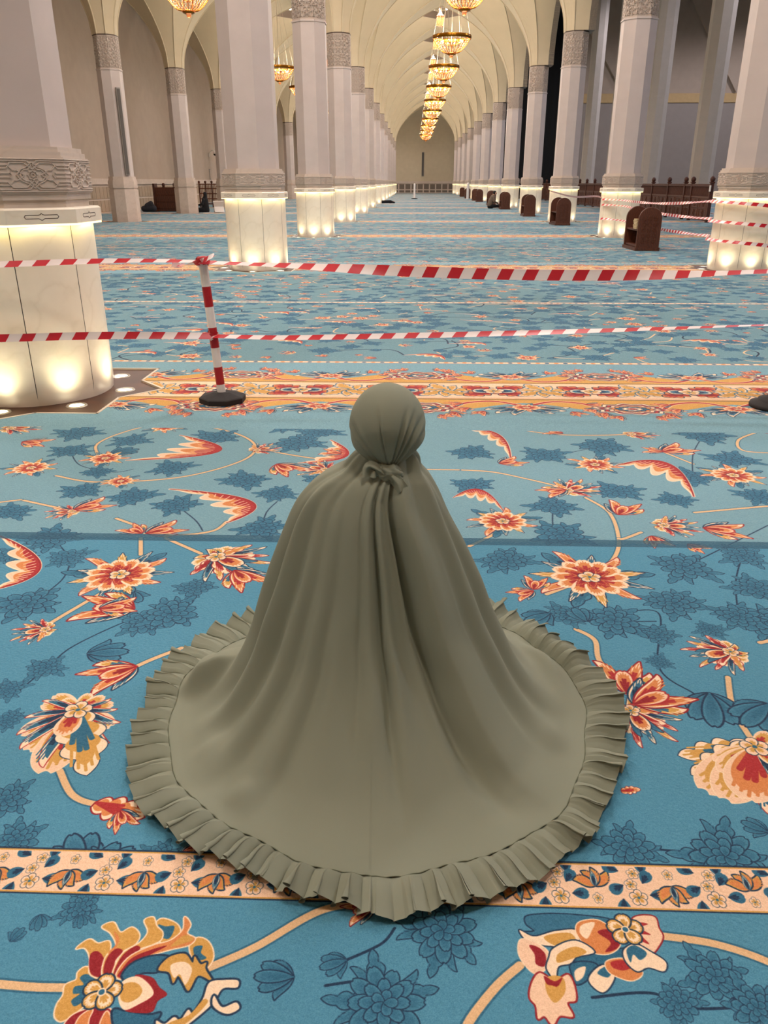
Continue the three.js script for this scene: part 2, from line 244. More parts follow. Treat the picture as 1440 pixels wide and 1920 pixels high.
const MOTIFS = [['v',-0.835,1.038,-0.726,1.032,-0.652,1.033],
['v',-0.392,1.083,-0.304,1.134,-0.182,1.224,-0.068,1.252],
['v',0.233,1.11,0.181,1.063,0.124,0.992,0.107,0.947],
['v',0.538,1.187,0.641,1.172,0.734,1.135,0.795,1.084],
['v',-0.926,1.638,-0.857,1.551,-0.784,1.521,-0.721,1.536],
['v',-0.764,2.243,-0.881,2.129,-0.969,1.968,-0.984,1.914],
['v',1.201,2.341,1.361,2.398],
['v',1.017,2.131,0.973,1.966,0.973,1.82],
['v',0.591,2.408,0.641,2.34,0.631,2.209,0.675,2.035],
['v',-1.897,3.898,-1.626,3.809,-1.214,3.903,-0.946,4.182,-0.928,4.456,-1.101,4.7,-1.408,4.867,-1.684,4.834,-1.833,4.644,-1.88,4.437,-1.79,4.231],
['v',-1.927,3.551,-1.685,3.448],
['v',-1.075,3.122,-0.88,2.972],
['v',-1.186,3.119,-1.132,2.953],
['v',-1.176,2.615,-1.271,2.402,-1.279,2.354],
['v',-2.081,3.49,-1.927,3.551],
['v',-1.183,3.17,-1.016,3.158,-0.884,3.209,-0.846,3.313],
['v',-1.371,3.334,-1.253,3.257],
['v',0.877,3.668,0.95,3.479,0.924,3.181,0.853,2.976,0.732,2.818],
['v',0.528,2.662,0.592,2.707,0.68,2.771],
['v',1.041,3.253,0.947,3.181,0.924,3.181],
['v',1.357,3.492,1.738,3.584,1.905,3.616],
['v',0.261,3.082,0.384,3.22,0.433,3.341],
['v',0.267,4.059,0.45,4.03,0.633,3.92,0.8,3.799],
['v',0.649,4.858,0.931,4.729,1.365,4.753,1.731,4.927],
['v',2.18,4.824,1.999,4.652,1.952,4.444,2.164,4.402],
['v',1.473,4.41,1.579,4.197],
['v',0.092,4.062,0.267,4.059],
['v',-0.84,4.358,-0.512,4.223,-0.399,4.322],
['v',-0.598,3.955,-0.434,4.045],
['w',-0.153,1.054,-0.08,1.065,-0.038,1.045],
['w',-1.204,1.974,-1.167,2.119,-1.131,2.248,-0.99,2.43,-0.858,2.511],
['w',-1.58,3.106,-1.428,2.918,-1.372,2.727,-1.408,2.533],
['w',0.767,2.525,0.913,2.529,0.815,2.184,0.88,2.042,0.91,1.99],
['w',0.529,1.422,0.64,1.417,0.749,1.413],
['w',0.515,2.516,0.639,2.464,0.887,2.472],
['w',1.126,2.916,1.267,3.03,1.641,3.349],
['w',1.402,3.024,1.288,2.791,1.202,2.539],
['w',0.364,1.047,0.479,1.06,0.552,1.032,0.696,1.043],
['w',-0.02,1.187,-0.047,1.149,-0.116,1.11],
['w',-1.137,3.506,-0.997,3.327,-0.932,3.208],
['w',0.697,3.551,0.659,3.318,0.68,3.218],
['w',-1.992,4.322,-1.836,4.072,-1.617,3.965,-1.518,4.011],
['w',-0.672,3.246,-0.68,3.433,-0.651,3.57],
['w',-0.827,2.669,-0.809,2.552,-0.866,2.472],
['w',1.147,4.51,0.899,4.362,0.775,4.33],
['w',1.819,4.745,1.64,4.385,1.511,3.996],
['bl',-0.037,1.023,0.087,0],
['bl',0.081,1.184,0.084,0],
['bl',0.616,1.1,0.064,0],
['bl',0.525,1.042,0.046,0],
['bl',0.674,1.037,0.06,0],
['bl',-0.704,1.217,0.046,0],
['bl',-1.173,2.113,0.066,0],
['bl',-1.239,1.994,0.056,0],
['bl',-0.946,2.412,0.091,0],
['bl',-1.02,1.526,0.068,0],
['bl',-1.167,1.845,0.05,0],
['bl',-0.572,1.361,0.047,0],
['bl',-0.931,1.397,0.064,0],
['bl',0.871,2.382,0.07,0],
['bl',1.278,2.485,0.118,0],
['bl',0.529,1.422,0.073,0],
['bl',0.747,1.405,0.099,0],
['bl',0.823,2.215,0.045,0],
['bl',-1.58,3.106,0.123,0],
['bl',-1.428,2.918,0.09,0],
['bl',-2.093,4.67,0.141,0],
['bl',-1.992,4.322,0.119,0],
['bl',-1.703,4.527,0.123,0],
['bl',-1.201,4.607,0.148,0],
['bl',-1.137,3.506,0.117,0],
['bl',-1.676,3.683,0.109,0],
['bl',-1.385,3.611,0.121,0],
['bl',-1.309,4.044,0.118,0],
['bl',-0.871,3.864,0.127,0],
['bl',-0.672,3.246,0.116,0],
['bl',-0.827,2.669,0.079,0],
['bl',-0.866,2.472,0.113,0],
['bl',-1.424,2.524,0.124,0],
['bl',-1.696,3.963,0.087,0],
['bl',0.405,2.952,0.115,0],
['bl',0.68,3.218,0.133,0],
['bl',0.697,3.551,0.119,0],
['bl',1.317,3.654,0.095,0],
['bl',1.057,3.762,0.119,0],
['bl',1.126,2.916,0.13,0],
['bl',0.991,2.611,0.111,0],
['bl',0.736,2.475,0.114,0],
['bl',0.574,2.511,0.078,0],
['bl',1.402,3.024,0.101,0],
['bl',1.343,2.739,0.103,0],
['bl',1.195,2.52,0.096,0],
['bl',0.321,3.83,0.111,0],
['bl',1.147,4.51,0.158,0],
['bl',0.775,4.33,0.135,0],
['bl',1.819,4.745,0.165,0],
['bl',1.832,4.287,0.139,0],
['bl',1.511,3.996,0.119,0],
['bl',0.357,4.365,0.13,0],
['bl',-0.673,4.516,0.161,0],
['bl',-0.446,3.878,0.126,0],
['bl',-0.668,3.678,0.103,0],
['bl',-0.569,4.739,0.134,0],
['bl',-1.66,2.936,0.09,0],
['bl',1.74,3.717,0.107,0],
['bl',1.059,2.423,0.056,0],
['bl',-0.787,4.85,0.12,0],
['bl',0.927,4.902,0.103,0],
['bl',-1.903,3.395,0.102,0],
['bb',-0.218,1.07,0.077,-3.13],
['bb',0.929,2.044,0.166,-1.81],
['bb',-1.067,2.201,0.131,0.11],
['bb',-0.738,1.302,0.133,2.09],
['bb',-0.72,1.302,0.112,0.8],
['bb',1.087,1.995,0.153,-2.39],
['bb',-1.061,2.636,0.113,-1.4],
['bb',-0.116,1.11,0.055,-2.79],
['bb',-0.782,1.194,0.04,-1.29],
['bb',-0.694,1.197,0.034,-1.27],
['bb',-0.815,1.129,0.035,1.18],
['bb',0.639,2.464,0.099,1.88],
['bb',0.515,2.516,0.112,-2.59],
['bb',0.876,1.483,0.06,2.58],
['bb',0.742,1.266,0.054,0.28],
['bb',-1.73,4.281,0.153,0.57],
['sz',-0.843,3.301,-0.783,3.566,-1.228,3.72],
['sz',-1.605,4.161,-1.119,4.339,-1.431,4.645],
['sz',1.142,4.156,1.436,4.21,1.42,3.7],
['sz',0.374,4.814,0.55,4.717,0.574,4.285],
['sz',0.448,3.489,0.36,3.763,0.218,3.647],
['sz',-1.599,2.631,-1.514,2.84,-1.82,3.121],
['sz',-0.623,4.146,-0.364,4.275,-0.485,4.575],
['pa',-1.276,2.347,0.12,-2.81],
['bu',-0.881,2.129,0.184,-2.57],
['pa',0.665,1.95,0.17,-1.36],
['bu',0.675,2.035,0.194,1.42],
['bu',0.685,1.982,0.199,0.45],
['pa',1.08,2.281,0.165,-2.92],
['le',-0.785,1.525,0.144,-0.32],
['bu',-0.715,1.5,0.078,-1.08],
['ro',-1.16,2.771,0.214,0],
['ro',-1.736,4.194,0.137,0],
['ro',-2.089,4.02,0.148,0],
['ro',-1.523,3.828,0.102,0],
['ro',0.721,2.809,0.237,0],
['ro',0.434,3.36,0.173,0],
['ro',1.031,4.171,0.149,0],
['ro',1.733,4.02,0.177,0],
['ro',-1.574,4.826,0.145,0],
['pa',-0.809,2.943,0.26,-0.59],
['bu',-0.704,2.819,0.193,-0.93],
['bu',-1.2,3.17,0.133,2.44],
['bu',-1.176,3.171,0.182,0.54],
['pa',-1.615,3.417,0.131,-2.75],
['bu',-1.61,3.437,0.19,0.61],
['pa',-0.898,4.366,0.153,0.67],
['pa',-2.558,4.76,0.211,0.2],
['bu',-2.351,4.485,0.19,-0.19],
['bu',-1.014,2.502,0.237,3.07],
['bu',-1.138,2.498,0.143,0.2],
['pa',0.808,3.769,0.195,0.62],
['bu',0.796,3.776,0.155,-2.76],
['pa',1.166,3.334,0.175,-0.14],
['bu',1.339,3.31,0.206,-0.26],
['bu',0.989,3.454,0.195,1.07],
['bu',0.502,4.172,0.166,0.43],
['pa',1.382,4.754,0.174,0.16],
['bu',0.954,4.763,0.134,2.82],
['bu',1.473,4.41,0.227,0.44],
['bu',1.473,4.41,0.128,2.78],
['bu',2.18,4.824,0.22,0.59],
['bu',0.48,2.686,0.107,-2.7],
['bu',0.482,2.699,0.118,1.25],
['bu',1.077,3.214,0.128,-1.44],
['bu',1.211,3.134,0.102,-0.88],
['bu',-0.399,4.322,0.137,2.81],
['pa',-0.463,4.045,0.178,2.66],
['bu',-0.74,4.124,0.221,-0.87],
['bu',-0.068,1.239,0.071,-2.81],
['le',0.556,1.611,0.051,0.16],
['bu',-0.524,1.37,0.049,0.37],
['tg',-0.981,1.899,0.041,2.52,0.12,3,1.55,0.081,3,0.93,0.087,3,0.31,0.1,3,2.44,0.08,3,2.95,0.119,3,-2.38,0.166,3,-1.92,0.197,3,-1.3,0.188,3,-0.84,0.156,3,-1.5,0.272,3,-0.53,0.147,3,2.73,0.129,0,-2.95,0.145,0,-2.5,0.174,0,-2.15,0.199,0,-1.66,0.248,0,-1.33,0.229,0,-0.89,0.205,0,-0.46,0.155,0,-0.04,0.115,0,0.52,0.096,0,-1.12,0.308,1,-1.58,0.119,2],
['tg',0.969,1.797,0.039,2.86,0.085,0,-2.93,0.122,0,-2.95,0.228,1,-2.63,0.244,1,-2.41,0.268,3,-2.21,0.262,3,-1.89,0.27,0,-2.65,0.147,3,-2.43,0.171,3,-2.01,0.23,2,-1.56,0.153,0,-1.22,0.076,3,0.21,0.085,0,0.8,0.089,3]];
// the two large blossoms nearest the camera: fill, outline, outline width (mm), outline points (mm)
const BLOSSOMS = [['gold','cream',5,-602,1059,-638,1077,-648,1065,-645,1050,-662,1038,-658,1017,-662,999,-656,975,-640,967,-622,983,-604,1008],
['teal','',0,-605,1048,-632,1062,-640,1054,-627,1040,-643,1035,-640,1021,-627,1021,-638,1007,-627,996,-608,1018],
['gold','cream',5,-526,1170,-521,1192,-493,1187,-474,1172,-469,1143,-496,1134],
['teal','',0,-521,1179,-505,1175,-486,1176,-489,1146,-505,1150],
['gold','cream',5,-441,1135,-430,1150,-410,1145,-393,1125,-387,1101,-398,1081,-425,1100],
['teal','',0,-432,1128,-415,1132,-414,1116,-400,1105,-417,1100],
['deep','cream',5,-579,996,-604,990,-626,976,-631,955,-603,936,-531,939,-540,965,-557,992],
['orange','cream',4,-591,991,-609,976,-608,949,-588,950,-591,973],
['orange','cream',4,-562,988,-566,971,-560,944,-540,945,-548,971],
['gold','cream',5,-672,1117,-654,1139,-632,1130,-612,1136,-602,1114,-604,1094,-595,1057,-621,1062,-638,1101,-657,1120],
['deep','',0,-638,1107,-628,1113,-607,1096,-598,1058,-621,1063],
['gold','cream',5,-638,1170,-619,1181,-594,1157,-575,1170,-553,1152,-555,1132,-575,1115,-583,1094,-575,1056,-595,1059,-604,1102,-591,1122,-614,1155],
['orange','',0,-609,1159,-592,1143,-591,1122,-595,1098,-603,1110,-595,1130],
['deep','',0,-602,1098,-590,1120,-575,1115,-583,1093,-576,1058,-594,1061],
['gold','cream',5,-553,1189,-538,1196,-524,1175,-507,1160,-505,1144,-518,1133,-550,1116,-562,1087,-566,1057,-576,1060,-573,1109,-545,1136,-537,1161],
['deep','',0,-577,1079,-570,1109,-550,1128,-541,1122,-563,1089,-566,1058,-574,1060],
['orange','cream',5,-470,1199,-453,1181,-455,1160,-435,1148,-441,1135,-478,1122,-521,1104,-545,1080,-555,1055,-569,1060,-559,1099,-517,1129,-484,1142,-465,1168],
['gold','',0,-456,1156,-437,1146,-453,1137,-480,1128,-475,1138],
['deep','',0,-564,1072,-552,1099,-515,1121,-488,1130,-518,1107,-546,1081,-556,1058,-567,1060],
['teal','navy',7,-557,1061,-547,1086,-510,1105,-471,1102,-478,1082,-492,1072,-520,1069,-546,1052],
['teal','navy',7,-550,992,-528,989,-476,984,-460,988,-463,974,-476,954,-520,946,-540,965],
['gold','navy',7,-490,1076,-477,1104,-446,1113,-425,1094,-425,1108,-408,1091,-398,1095,-397,1083,-376,1055,-407,1066,-418,1034,-433,1050,-447,1064,-452,1049,-467,1071],
['cream','',0,-468,1087,-442,1095,-423,1080,-428,1046,-445,1068,-453,1060],
['deep','',0,-533,1063,-496,1059,-478,1041,-457,1025,-471,1012,-475,991,-500,987,-529,992,-491,1022],
['cream','',0,-553,1049,-528,1061,-493,1040,-484,1024,-506,1004,-529,992,-549,1013],
['gold','',0,-550,1042,-528,1048,-508,1032,-511,1018,-528,1007,-544,1013],
['cream','navy',7,-381,1053,-354,1059,-325,1058,-324,1045,-352,1041,-364,1012,-390,980,-417,956,-448,948,-463,974,-446,968,-431,982,-419,976,-408,997,-399,990,-386,1019],
['gold','',0,-383,1019,-375,1015,-394,983,-421,959,-450,955,-435,972,-405,986],
['cream','navy',7,-366,1026,-345,1004,-320,1014,-312,1003,-332,991,-364,1007],
['F',-586,1026,37],
['blue','navy',5,259,1223,300,1232,368,1232,439,1222,408,1208,361,1194,313,1173,268,1172,244,1185,274,1190,259,1206],
['cream','navy',5,242,1191,269,1177,316,1191,363,1194,361,1169,330,1148,310,1155,288,1157,256,1164],
['gold','',0,291,1176,348,1187,356,1172,326,1155,300,1163],
['teal','navy',5,331,1119,362,1141,429,1152,459,1153,445,1129,420,1116,367,1114],
['orange','cream',4,370,1213,411,1221,435,1203,451,1183,441,1158,416,1142,384,1145,368,1169,361,1194],
['cream','',0,374,1207,404,1215,394,1195,379,1175,368,1188],
['deep','',0,405,1192,434,1199,450,1178,436,1154,411,1146,427,1168],
['peach','deep',5,489,1229,535,1233,536,1206,539,1187,523,1162,503,1145,487,1167,481,1191],
['red','',0,492,1217,516,1215,497,1205,515,1189,495,1189,506,1167,489,1176,485,1198],
['peach','cream',4,243,1169,272,1161,294,1142,287,1109,263,1093,244,1111,234,1140],
['deep','',0,258,1156,274,1153,288,1136,281,1109,266,1114,266,1135],
['cream','navy',5,304,1148,356,1170,389,1145,349,1132,336,1118,310,1110,299,1083,286,1105,295,1130],
['gold','',0,312,1136,354,1156,373,1145,332,1125,309,1119],
['teal','navy',5,335,1114,369,1122,388,1115,368,1089,339,1073,335,1091],
['cream','',0,341,1102,364,1112,354,1088,340,1080],
['cream','navy',5,365,1085,398,1116,419,1111,415,1087,387,1058,371,1068],
['teal','',0,385,1098,404,1113,416,1108,404,1090],
['orange','cream',4,407,1122,440,1132,466,1124,474,1101,450,1085,425,1091,408,1103],
['red','',0,416,1122,444,1128,457,1115,439,1106,419,1111],
['cream','navy',5,449,1150,476,1166,504,1149,528,1126,519,1107,489,1114,465,1105,448,1126],
['teal','',0,456,1153,475,1163,495,1146,477,1130,467,1142,457,1124],
['F',465,1200,37],
['peach','deep',6,271,1095,297,1079,327,1093,331,1040,314,1035,320,1008,295,1008,279,990,266,1007,254,1001,253,1027,244,1042,254,1077],
['gold','',0,283,1086,314,1087,314,1057,290,1034,278,1055],
['deep','',0,278,1089,297,1078,314,1087,300,1067,291,1069,281,1072]];
function blossoms(c) {
  for (const b of BLOSSOMS) {
    if (b[0] === 'F') { at(c, b[1] / 1000, b[2] / 1000, 0.3, (k) => { for (let i = 0; i < 5; i++) dyed(k, i * 1.2566, b[3] / 1000, b[3] / 2300, 'round', [C.gold, C.cream, C.gold], C.navy, 0.0032); k.beginPath(); k.arc(0, 0, b[3] / 4200, 0, 7); k.fillStyle = C.cream; k.fill(); k.beginPath(); k.arc(0, 0, b[3] / 6500, 0, 7); k.fillStyle = C.teal; k.fill(); }); continue; }
    const pts = []; for (let i = 3; i < b.length; i += 2) pts.push(new THREE.Vector3(b[i] / 1000, b[i + 1] / 1000, 0));
    const q = new THREE.CatmullRomCurve3(pts, true, 'centripetal').getPoints(pts.length * 6); c.beginPath(); q.forEach((p, i) => i ? c.lineTo(p.x, p.y) : c.moveTo(p.x, p.y)); c.closePath(); c.lineJoin = 'round';
    if (b[2]) { c.strokeStyle = C[b[1]]; c.lineWidth = b[2] * 0.0012; c.stroke(); } c.fillStyle = C[b[0]]; c.fill();
  }
}
function drawMotif(c, m, r) {
  const t = m[0];
  if (t === 'v') line(c, m.slice(1), 0.018, C.stem, C.teal); else if (t === 'w') line(c, m.slice(1), 0.006, C.navy, null);
  else if (t === 'sz') saz(c, ...m.slice(1)); else if (t === 'tg') at(c, m[1], m[2], 0, (k) => { for (let i = 4; i < m.length; i += 3) { const L = m[i + 1], col = [[C.cream, C.teal, C.navy], [C.cream, C.gold, C.teal], [C.peach, C.orange, C.red], [C.peach, C.gold, C.red]][m[i + 2]]; dyed(k, m[i], L, L * [0.12, 0.2, 0.3, 0.24][m[i + 2]], ['curl', 'lobed', 'round', 'round'][m[i + 2]], col, [C.red, C.navy, C.cream, C.cream][m[i + 2]], 0.0028); } floret(k, m[3]); }); else at(c, m[1], m[2], m[4], (k) => motif[t](k, m[3], r));
}
function bandNear(c, x0, x1) {                  // cream guard stripe with alternating sprigs
  c.fillStyle = C.navy; c.fillRect(x0, 1.247, x1 - x0, 0.13); c.fillStyle = C.gold; c.fillRect(x0, 1.251, x1 - x0, 0.121); c.fillStyle = C.peach; c.fillRect(x0, 1.255, x1 - x0, 0.113);
  let i = 0; c.save(); c.beginPath(); c.rect(x0, 1.256, x1 - x0, 0.111); c.clip();
  for (let x = Math.ceil(x0 / 0.085) * 0.085; x < x1; x += 0.085) {
    i = Math.round(x / 0.085);
    if (i % 2) at(c, x, 1.311, 0, (k) => { k.scale(1.02, 1.3); for (const [a, l] of [[0.5, 1], [1.25, 0.8], [1.9, 0.8], [2.64, 1]]) at(k, 0, 0, i % 4 === 1 ? a : -a, (q) => dyed(q, 0, 0.044 * l, 0.0135, 'curl', [C.gold, C.orange, C.orange], C.navy, 0.003)); dyed(k, i % 4 === 1 ? 1.57 : -1.57, 0.03, 0.008, 'point', [C.cream, C.teal, C.navy], C.teal, 0.0012); at(k, 0, i % 4 === 1 ? -0.026 : 0.026, 0, (q) => floret(q, 0.011)); });
    else at(c, x, 1.311, 0, (k) => { k.scale(1.15, 1.25); for (const [px, py] of [[-0.022, 0.034], [0.024, 0.03], [0.028, -0.018], [-0.026, -0.028], [0.02, 0.008], [-0.02, 0.002]]) at(k, px, py, Math.atan2(py, px) + 0.6, (q) => dyed(q, 0, 0.03, 0.012, 'round', [C.teal, C.teal, C.navy], C.blue, 0.0008)); for (const [px, py] of [[0.006, 0.028], [-0.004, 0.004], [0.004, -0.024]]) at(k, px, py, 0, (q) => floret(q, py < 0 ? 0.017 : 0.012)); });
  } c.restore();
}
function grain(cv, amount, seed) {              // yarn-to-yarn variation of the dye
  const k = cv.getContext('2d'), im = k.getImageData(0, 0, cv.width, cv.height), d = im.data, r = rng(seed);
  for (let i = 0; i < d.length; i += 4) { const g = (r() + r() - 1) * amount; d[i] += g; d[i + 1] += g; d[i + 2] += g; }
  k.putImageData(im, 0, 0);
}
function carpetTile(x0, x1, d0, d1, W, H, ground, seed, draw) {
  const cv = canvas(W, H), c = cv.getContext('2d'), sx = W / (x1 - x0), sy = H / (d1 - d0);
  c.setTransform(sx, 0, 0, -sy, -x0 * sx, d1 * sy); c.fillStyle = ground; c.fillRect(x0, d0, x1 - x0, d1 - d0);
  draw(c); c.setTransform(1, 0, 0, 1, 0, 0); grain(cv, 16, seed);
  return ctex(cv, false);
}
// motifs beyond the sides of the frame, scattered at the same density
const SIDE = []; { const r = rng(77); for (let i = 0; i < 240; i++) { const d = 0.4 + r() * 4.4, lim = 0.6 + d * 0.52, x = (r() < 0.5 ? -1 : 1) * (lim + r() * 1.6); if (d > 1.1 && d < 1.5) continue; const t = ['bl', 'bl', 'bl', 'ro', 'pa', 'bu', 'bb'][Math.floor(r() * 7)]; SIDE.push([t, x, d, 0.07 + r() * 0.07, r() * 6.28]); } }
const drawNear = (far) => (c) => { const r = rng(5); for (const m of SIDE) if (['bl', 'bb'].includes(m[0])) drawMotif(c, m, r); for (const m of SIDE) if (!['bl', 'bb'].includes(m[0])) drawMotif(c, m, r); for (const m of MOTIFS) drawMotif(c, m, r); blossoms(c); };
const SEAM = 3.13;
const NEAR = [
  { x: [-1.6, 1.6], d: [0.35, 1.75], tex: carpetTile(-1.6, 1.6, 0.35, 1.75, 2048, 1024, C.ground, 1, (c) => { drawNear()(c); bandNear(c, -1.6, 1.6); }) },
  { x: [-2.2, 2.2], d: [1.75, SEAM], tex: carpetTile(-2.2, 2.2, 1.75, SEAM, 2048, 1024, C.ground, 2, (c) => { drawNear()(c); c.globalAlpha = 0.75; c.fillStyle = '#234f66'; c.fillRect(-2.2, SEAM - 0.035, 4.4, 0.04); c.globalAlpha = 1; }) },
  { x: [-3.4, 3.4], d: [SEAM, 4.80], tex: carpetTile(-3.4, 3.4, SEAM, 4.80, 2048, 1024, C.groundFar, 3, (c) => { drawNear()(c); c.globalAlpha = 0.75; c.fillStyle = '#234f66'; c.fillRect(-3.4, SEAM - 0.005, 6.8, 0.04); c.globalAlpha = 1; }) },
];
// one bay of the hall carpet: border on the column line, then field
const bayTex = (() => {
  const W = 2048, H = 2048, cv = canvas(W, H), c = cv.getContext('2d'), sx = W / BX, sy = H / S, r = rng(31);
  c.setTransform(sx, 0, 0, -sy, 0, S * sy); c.fillStyle = C.field; c.fillRect(0, 0, BX, S);
  const put = (m) => { for (const ox of [-BX, 0, BX]) { const q = m.slice(); q[1] += ox; if (q[0] === 'sz') { q[3] += ox; q[5] += ox; } if (q[1] < -1 || q[1] > BX + 1) continue; drawMotif(c, q, r); } };
  const spots = []; for (let i = 0; i < 60000 && spots.length < 900; i++) { const x = r() * BX, d = 2.2 + r() * (S - 2.32); if (Math.abs(d - 5.73) < 0.12) continue; if (spots.every(([a, b]) => Math.hypot(Math.min(Math.abs(a - x), BX - Math.abs(a - x)), b - d) > 0.225)) spots.push([x, d]); }
  for (let i = 0; i < 220; i++) { const [x, d] = spots[Math.floor(r() * spots.length)], a = r() * 6.28; line(c, [x, d, x + Math.cos(a) * 0.3, d + Math.sin(a) * 0.3, x + Math.cos(a + 0.6) * 0.7, d + Math.sin(a + 0.6) * 0.5], 0.016, i % 2 ? C.stem : C.navy, null); }
  spots.forEach(([x, d], i) => { const t = ['bl', 'bl', 'ro', 'bl', 'pa', 'bl', 'bb', 'bu', 'bl', 'sz', 'bl'][i % 11], R = 0.08 + r() * 0.06, a = r() * 6.28; if (t === 'sz') put(['sz', x, d, x + 0.28, d + 0.1 - r() * 0.2, x + 0.36, d - 0.22 + r() * 0.3]); else put([t, x, d, t === 'bl' ? R * 1.0 : R, a]); });
  // plain edge, arabesque on gold, cream guard, arabesque, plain, narrow guard
  const rect = (d0, d1, col) => { c.fillStyle = col; c.fillRect(0, d0, BX, d1 - d0); };
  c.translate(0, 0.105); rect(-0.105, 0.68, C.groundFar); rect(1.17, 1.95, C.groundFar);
  const per = BX / 6;
  const lozenge = (m, w, h, cols) => cols.forEach((col, q) => { const k = 1 - q / cols.length; m.beginPath(); for (let j = 0; j <= 48; j++) { const a = j / 48 * 6.2832, z = 1 + 0.1 * Math.sin(a * 12), x = Math.cos(a) * w * k * z, y = Math.sign(Math.sin(a)) * Math.pow(Math.abs(Math.sin(a)), 1.4) * h * k * z; j ? m.lineTo(x, y) : m.moveTo(x, y); } m.closePath(); m.fillStyle = col; m.fill(); m.lineWidth = 0.006; m.strokeStyle = C.navy; m.stroke(); });
  for (const [base, sgn] of [[0.68, -1], [1.175, 1]]) {       // gold ground with lotus, lozenge and scrolls
    c.beginPath(); c.moveTo(0, base); for (let i = 0; i <= 240; i++) { const x = BX * i / 240; c.lineTo(x, base + sgn * (0.10 + 0.26 * Math.pow(Math.abs(Math.cos(x * Math.PI / per)), 1.5))); } c.lineTo(BX, base); c.closePath(); c.fillStyle = C.gold; c.fill();
    for (let i = -1; i <= 6; i++) {
      const x = i * per, y = base + sgn * 0.24, up = sgn * Math.PI / 2;
      at(c, x, y, 0, (m) => {                                    // lozenge palmette on gold
        for (const s of [-1, 1]) for (const [px, py] of [[0.2, 0.1], [0.12, 0.18], [0.26, 0.0]]) at(m, s * px, sgn * py, s > 0 ? up * 0.6 : Math.PI - up * 0.6, (z) => motif.bu(z, 0.12, r));
        lozenge(m, 0.27, 0.14, [C.cream, C.red, C.peach, C.orange, C.teal, C.cream, C.red]);
      });
      at(c, x + per / 2, y - sgn * 0.02, 0, (m) => {            // lotus on blue
        for (const s of [-1, 1]) { line(m, [0, -sgn * 0.02, s * 0.2, -sgn * 0.16, s * 0.4, -sgn * 0.12, s * 0.5, 0], 0.03, C.red, C.cream); for (const [px, py, q] of [[0.3, 0.1, 0.5], [0.4, 0.02, 0.9], [0.5, 0.14, 0.2], [0.44, -0.1, 1.2]]) at(m, s * px, sgn * py, s > 0 ? up * (1 - q * 0.7) : Math.PI - up * (1 - q * 0.7), (z) => motif.bu(z, 0.13, r)); for (const [a, l] of [[0.1, 0.3], [0.45, 0.27], [0.9, 0.22]]) dyed(m, s > 0 ? sgn * a : Math.PI - sgn * a, l, 0.05, 'curl', [C.cream, C.teal, C.navy], C.navy, 0.006); }
        m.scale(1.3, 0.9); motif.ro(m, 0.12, r);
      });
    }
  }
  rect(0.67, 1.185, C.navy); rect(0.68, 1.175, C.gold); rect(0.695, 1.16, C.peach);
  for (let i = 0; i < 24; i++) at(c, (i + 0.5) * BX / 24, 0.927, 0, (m) => { if (i % 2) { for (let j = 0; j < 4; j++) dyed(m, 0.55 + (j % 2 ? 2.04 : 0) + (j > 1 ? Math.PI : 0), 0.27, 0.085, 'lobed', [C.orange, C.red, C.deep], C.navy, 0.008); dyed(m, 0, 0.16, 0.06, 'round', [C.cream, C.teal, C.navy], C.navy, 0.007); dyed(m, Math.PI, 0.16, 0.06, 'round', [C.cream, C.teal, C.navy], C.navy, 0.007); floret(m, 0.08); } else { for (let j = 0; j < 7; j++) dyed(m, j * 0.8976 + 0.2, 0.24 - 0.06 * (j % 2), 0.055, j % 2 ? 'point' : 'lobed', [C.peach, C.gold, C.gold], C.blue, 0.01); } });
  rect(1.885, 1.955, C.navy); rect(1.89, 1.95, C.peach); for (let i = 0; i < 110; i++) { c.beginPath(); c.arc((i + 0.5) * BX / 110, 1.92, 0.02, 0, 7); c.fillStyle = i % 2 ? C.orange : C.teal; c.fill(); }
  rect(5.585, 5.66, C.peach); for (let i = 0; i < 110; i++) { c.beginPath(); c.arc((i + 0.5) * BX / 110, 5.62, 0.018, 0, 7); c.fillStyle = i % 2 ? C.orange : C.teal; c.fill(); }
  c.setTransform(1, 0, 0, 1, 0, 0); grain(cv, 18, 9); return ctex(cv, true);
})();
const carpetMat = (tex, sx, sy) => phys({ map: tex, roughness: 0.95, sheen: 0.6, sheenRoughness: 0.6, sheenColor: new THREE.Color(0xb0b2b0), bumpMap: rep(pile, sx * 2.2, sy * 2.2), bumpScale: 0.004 });

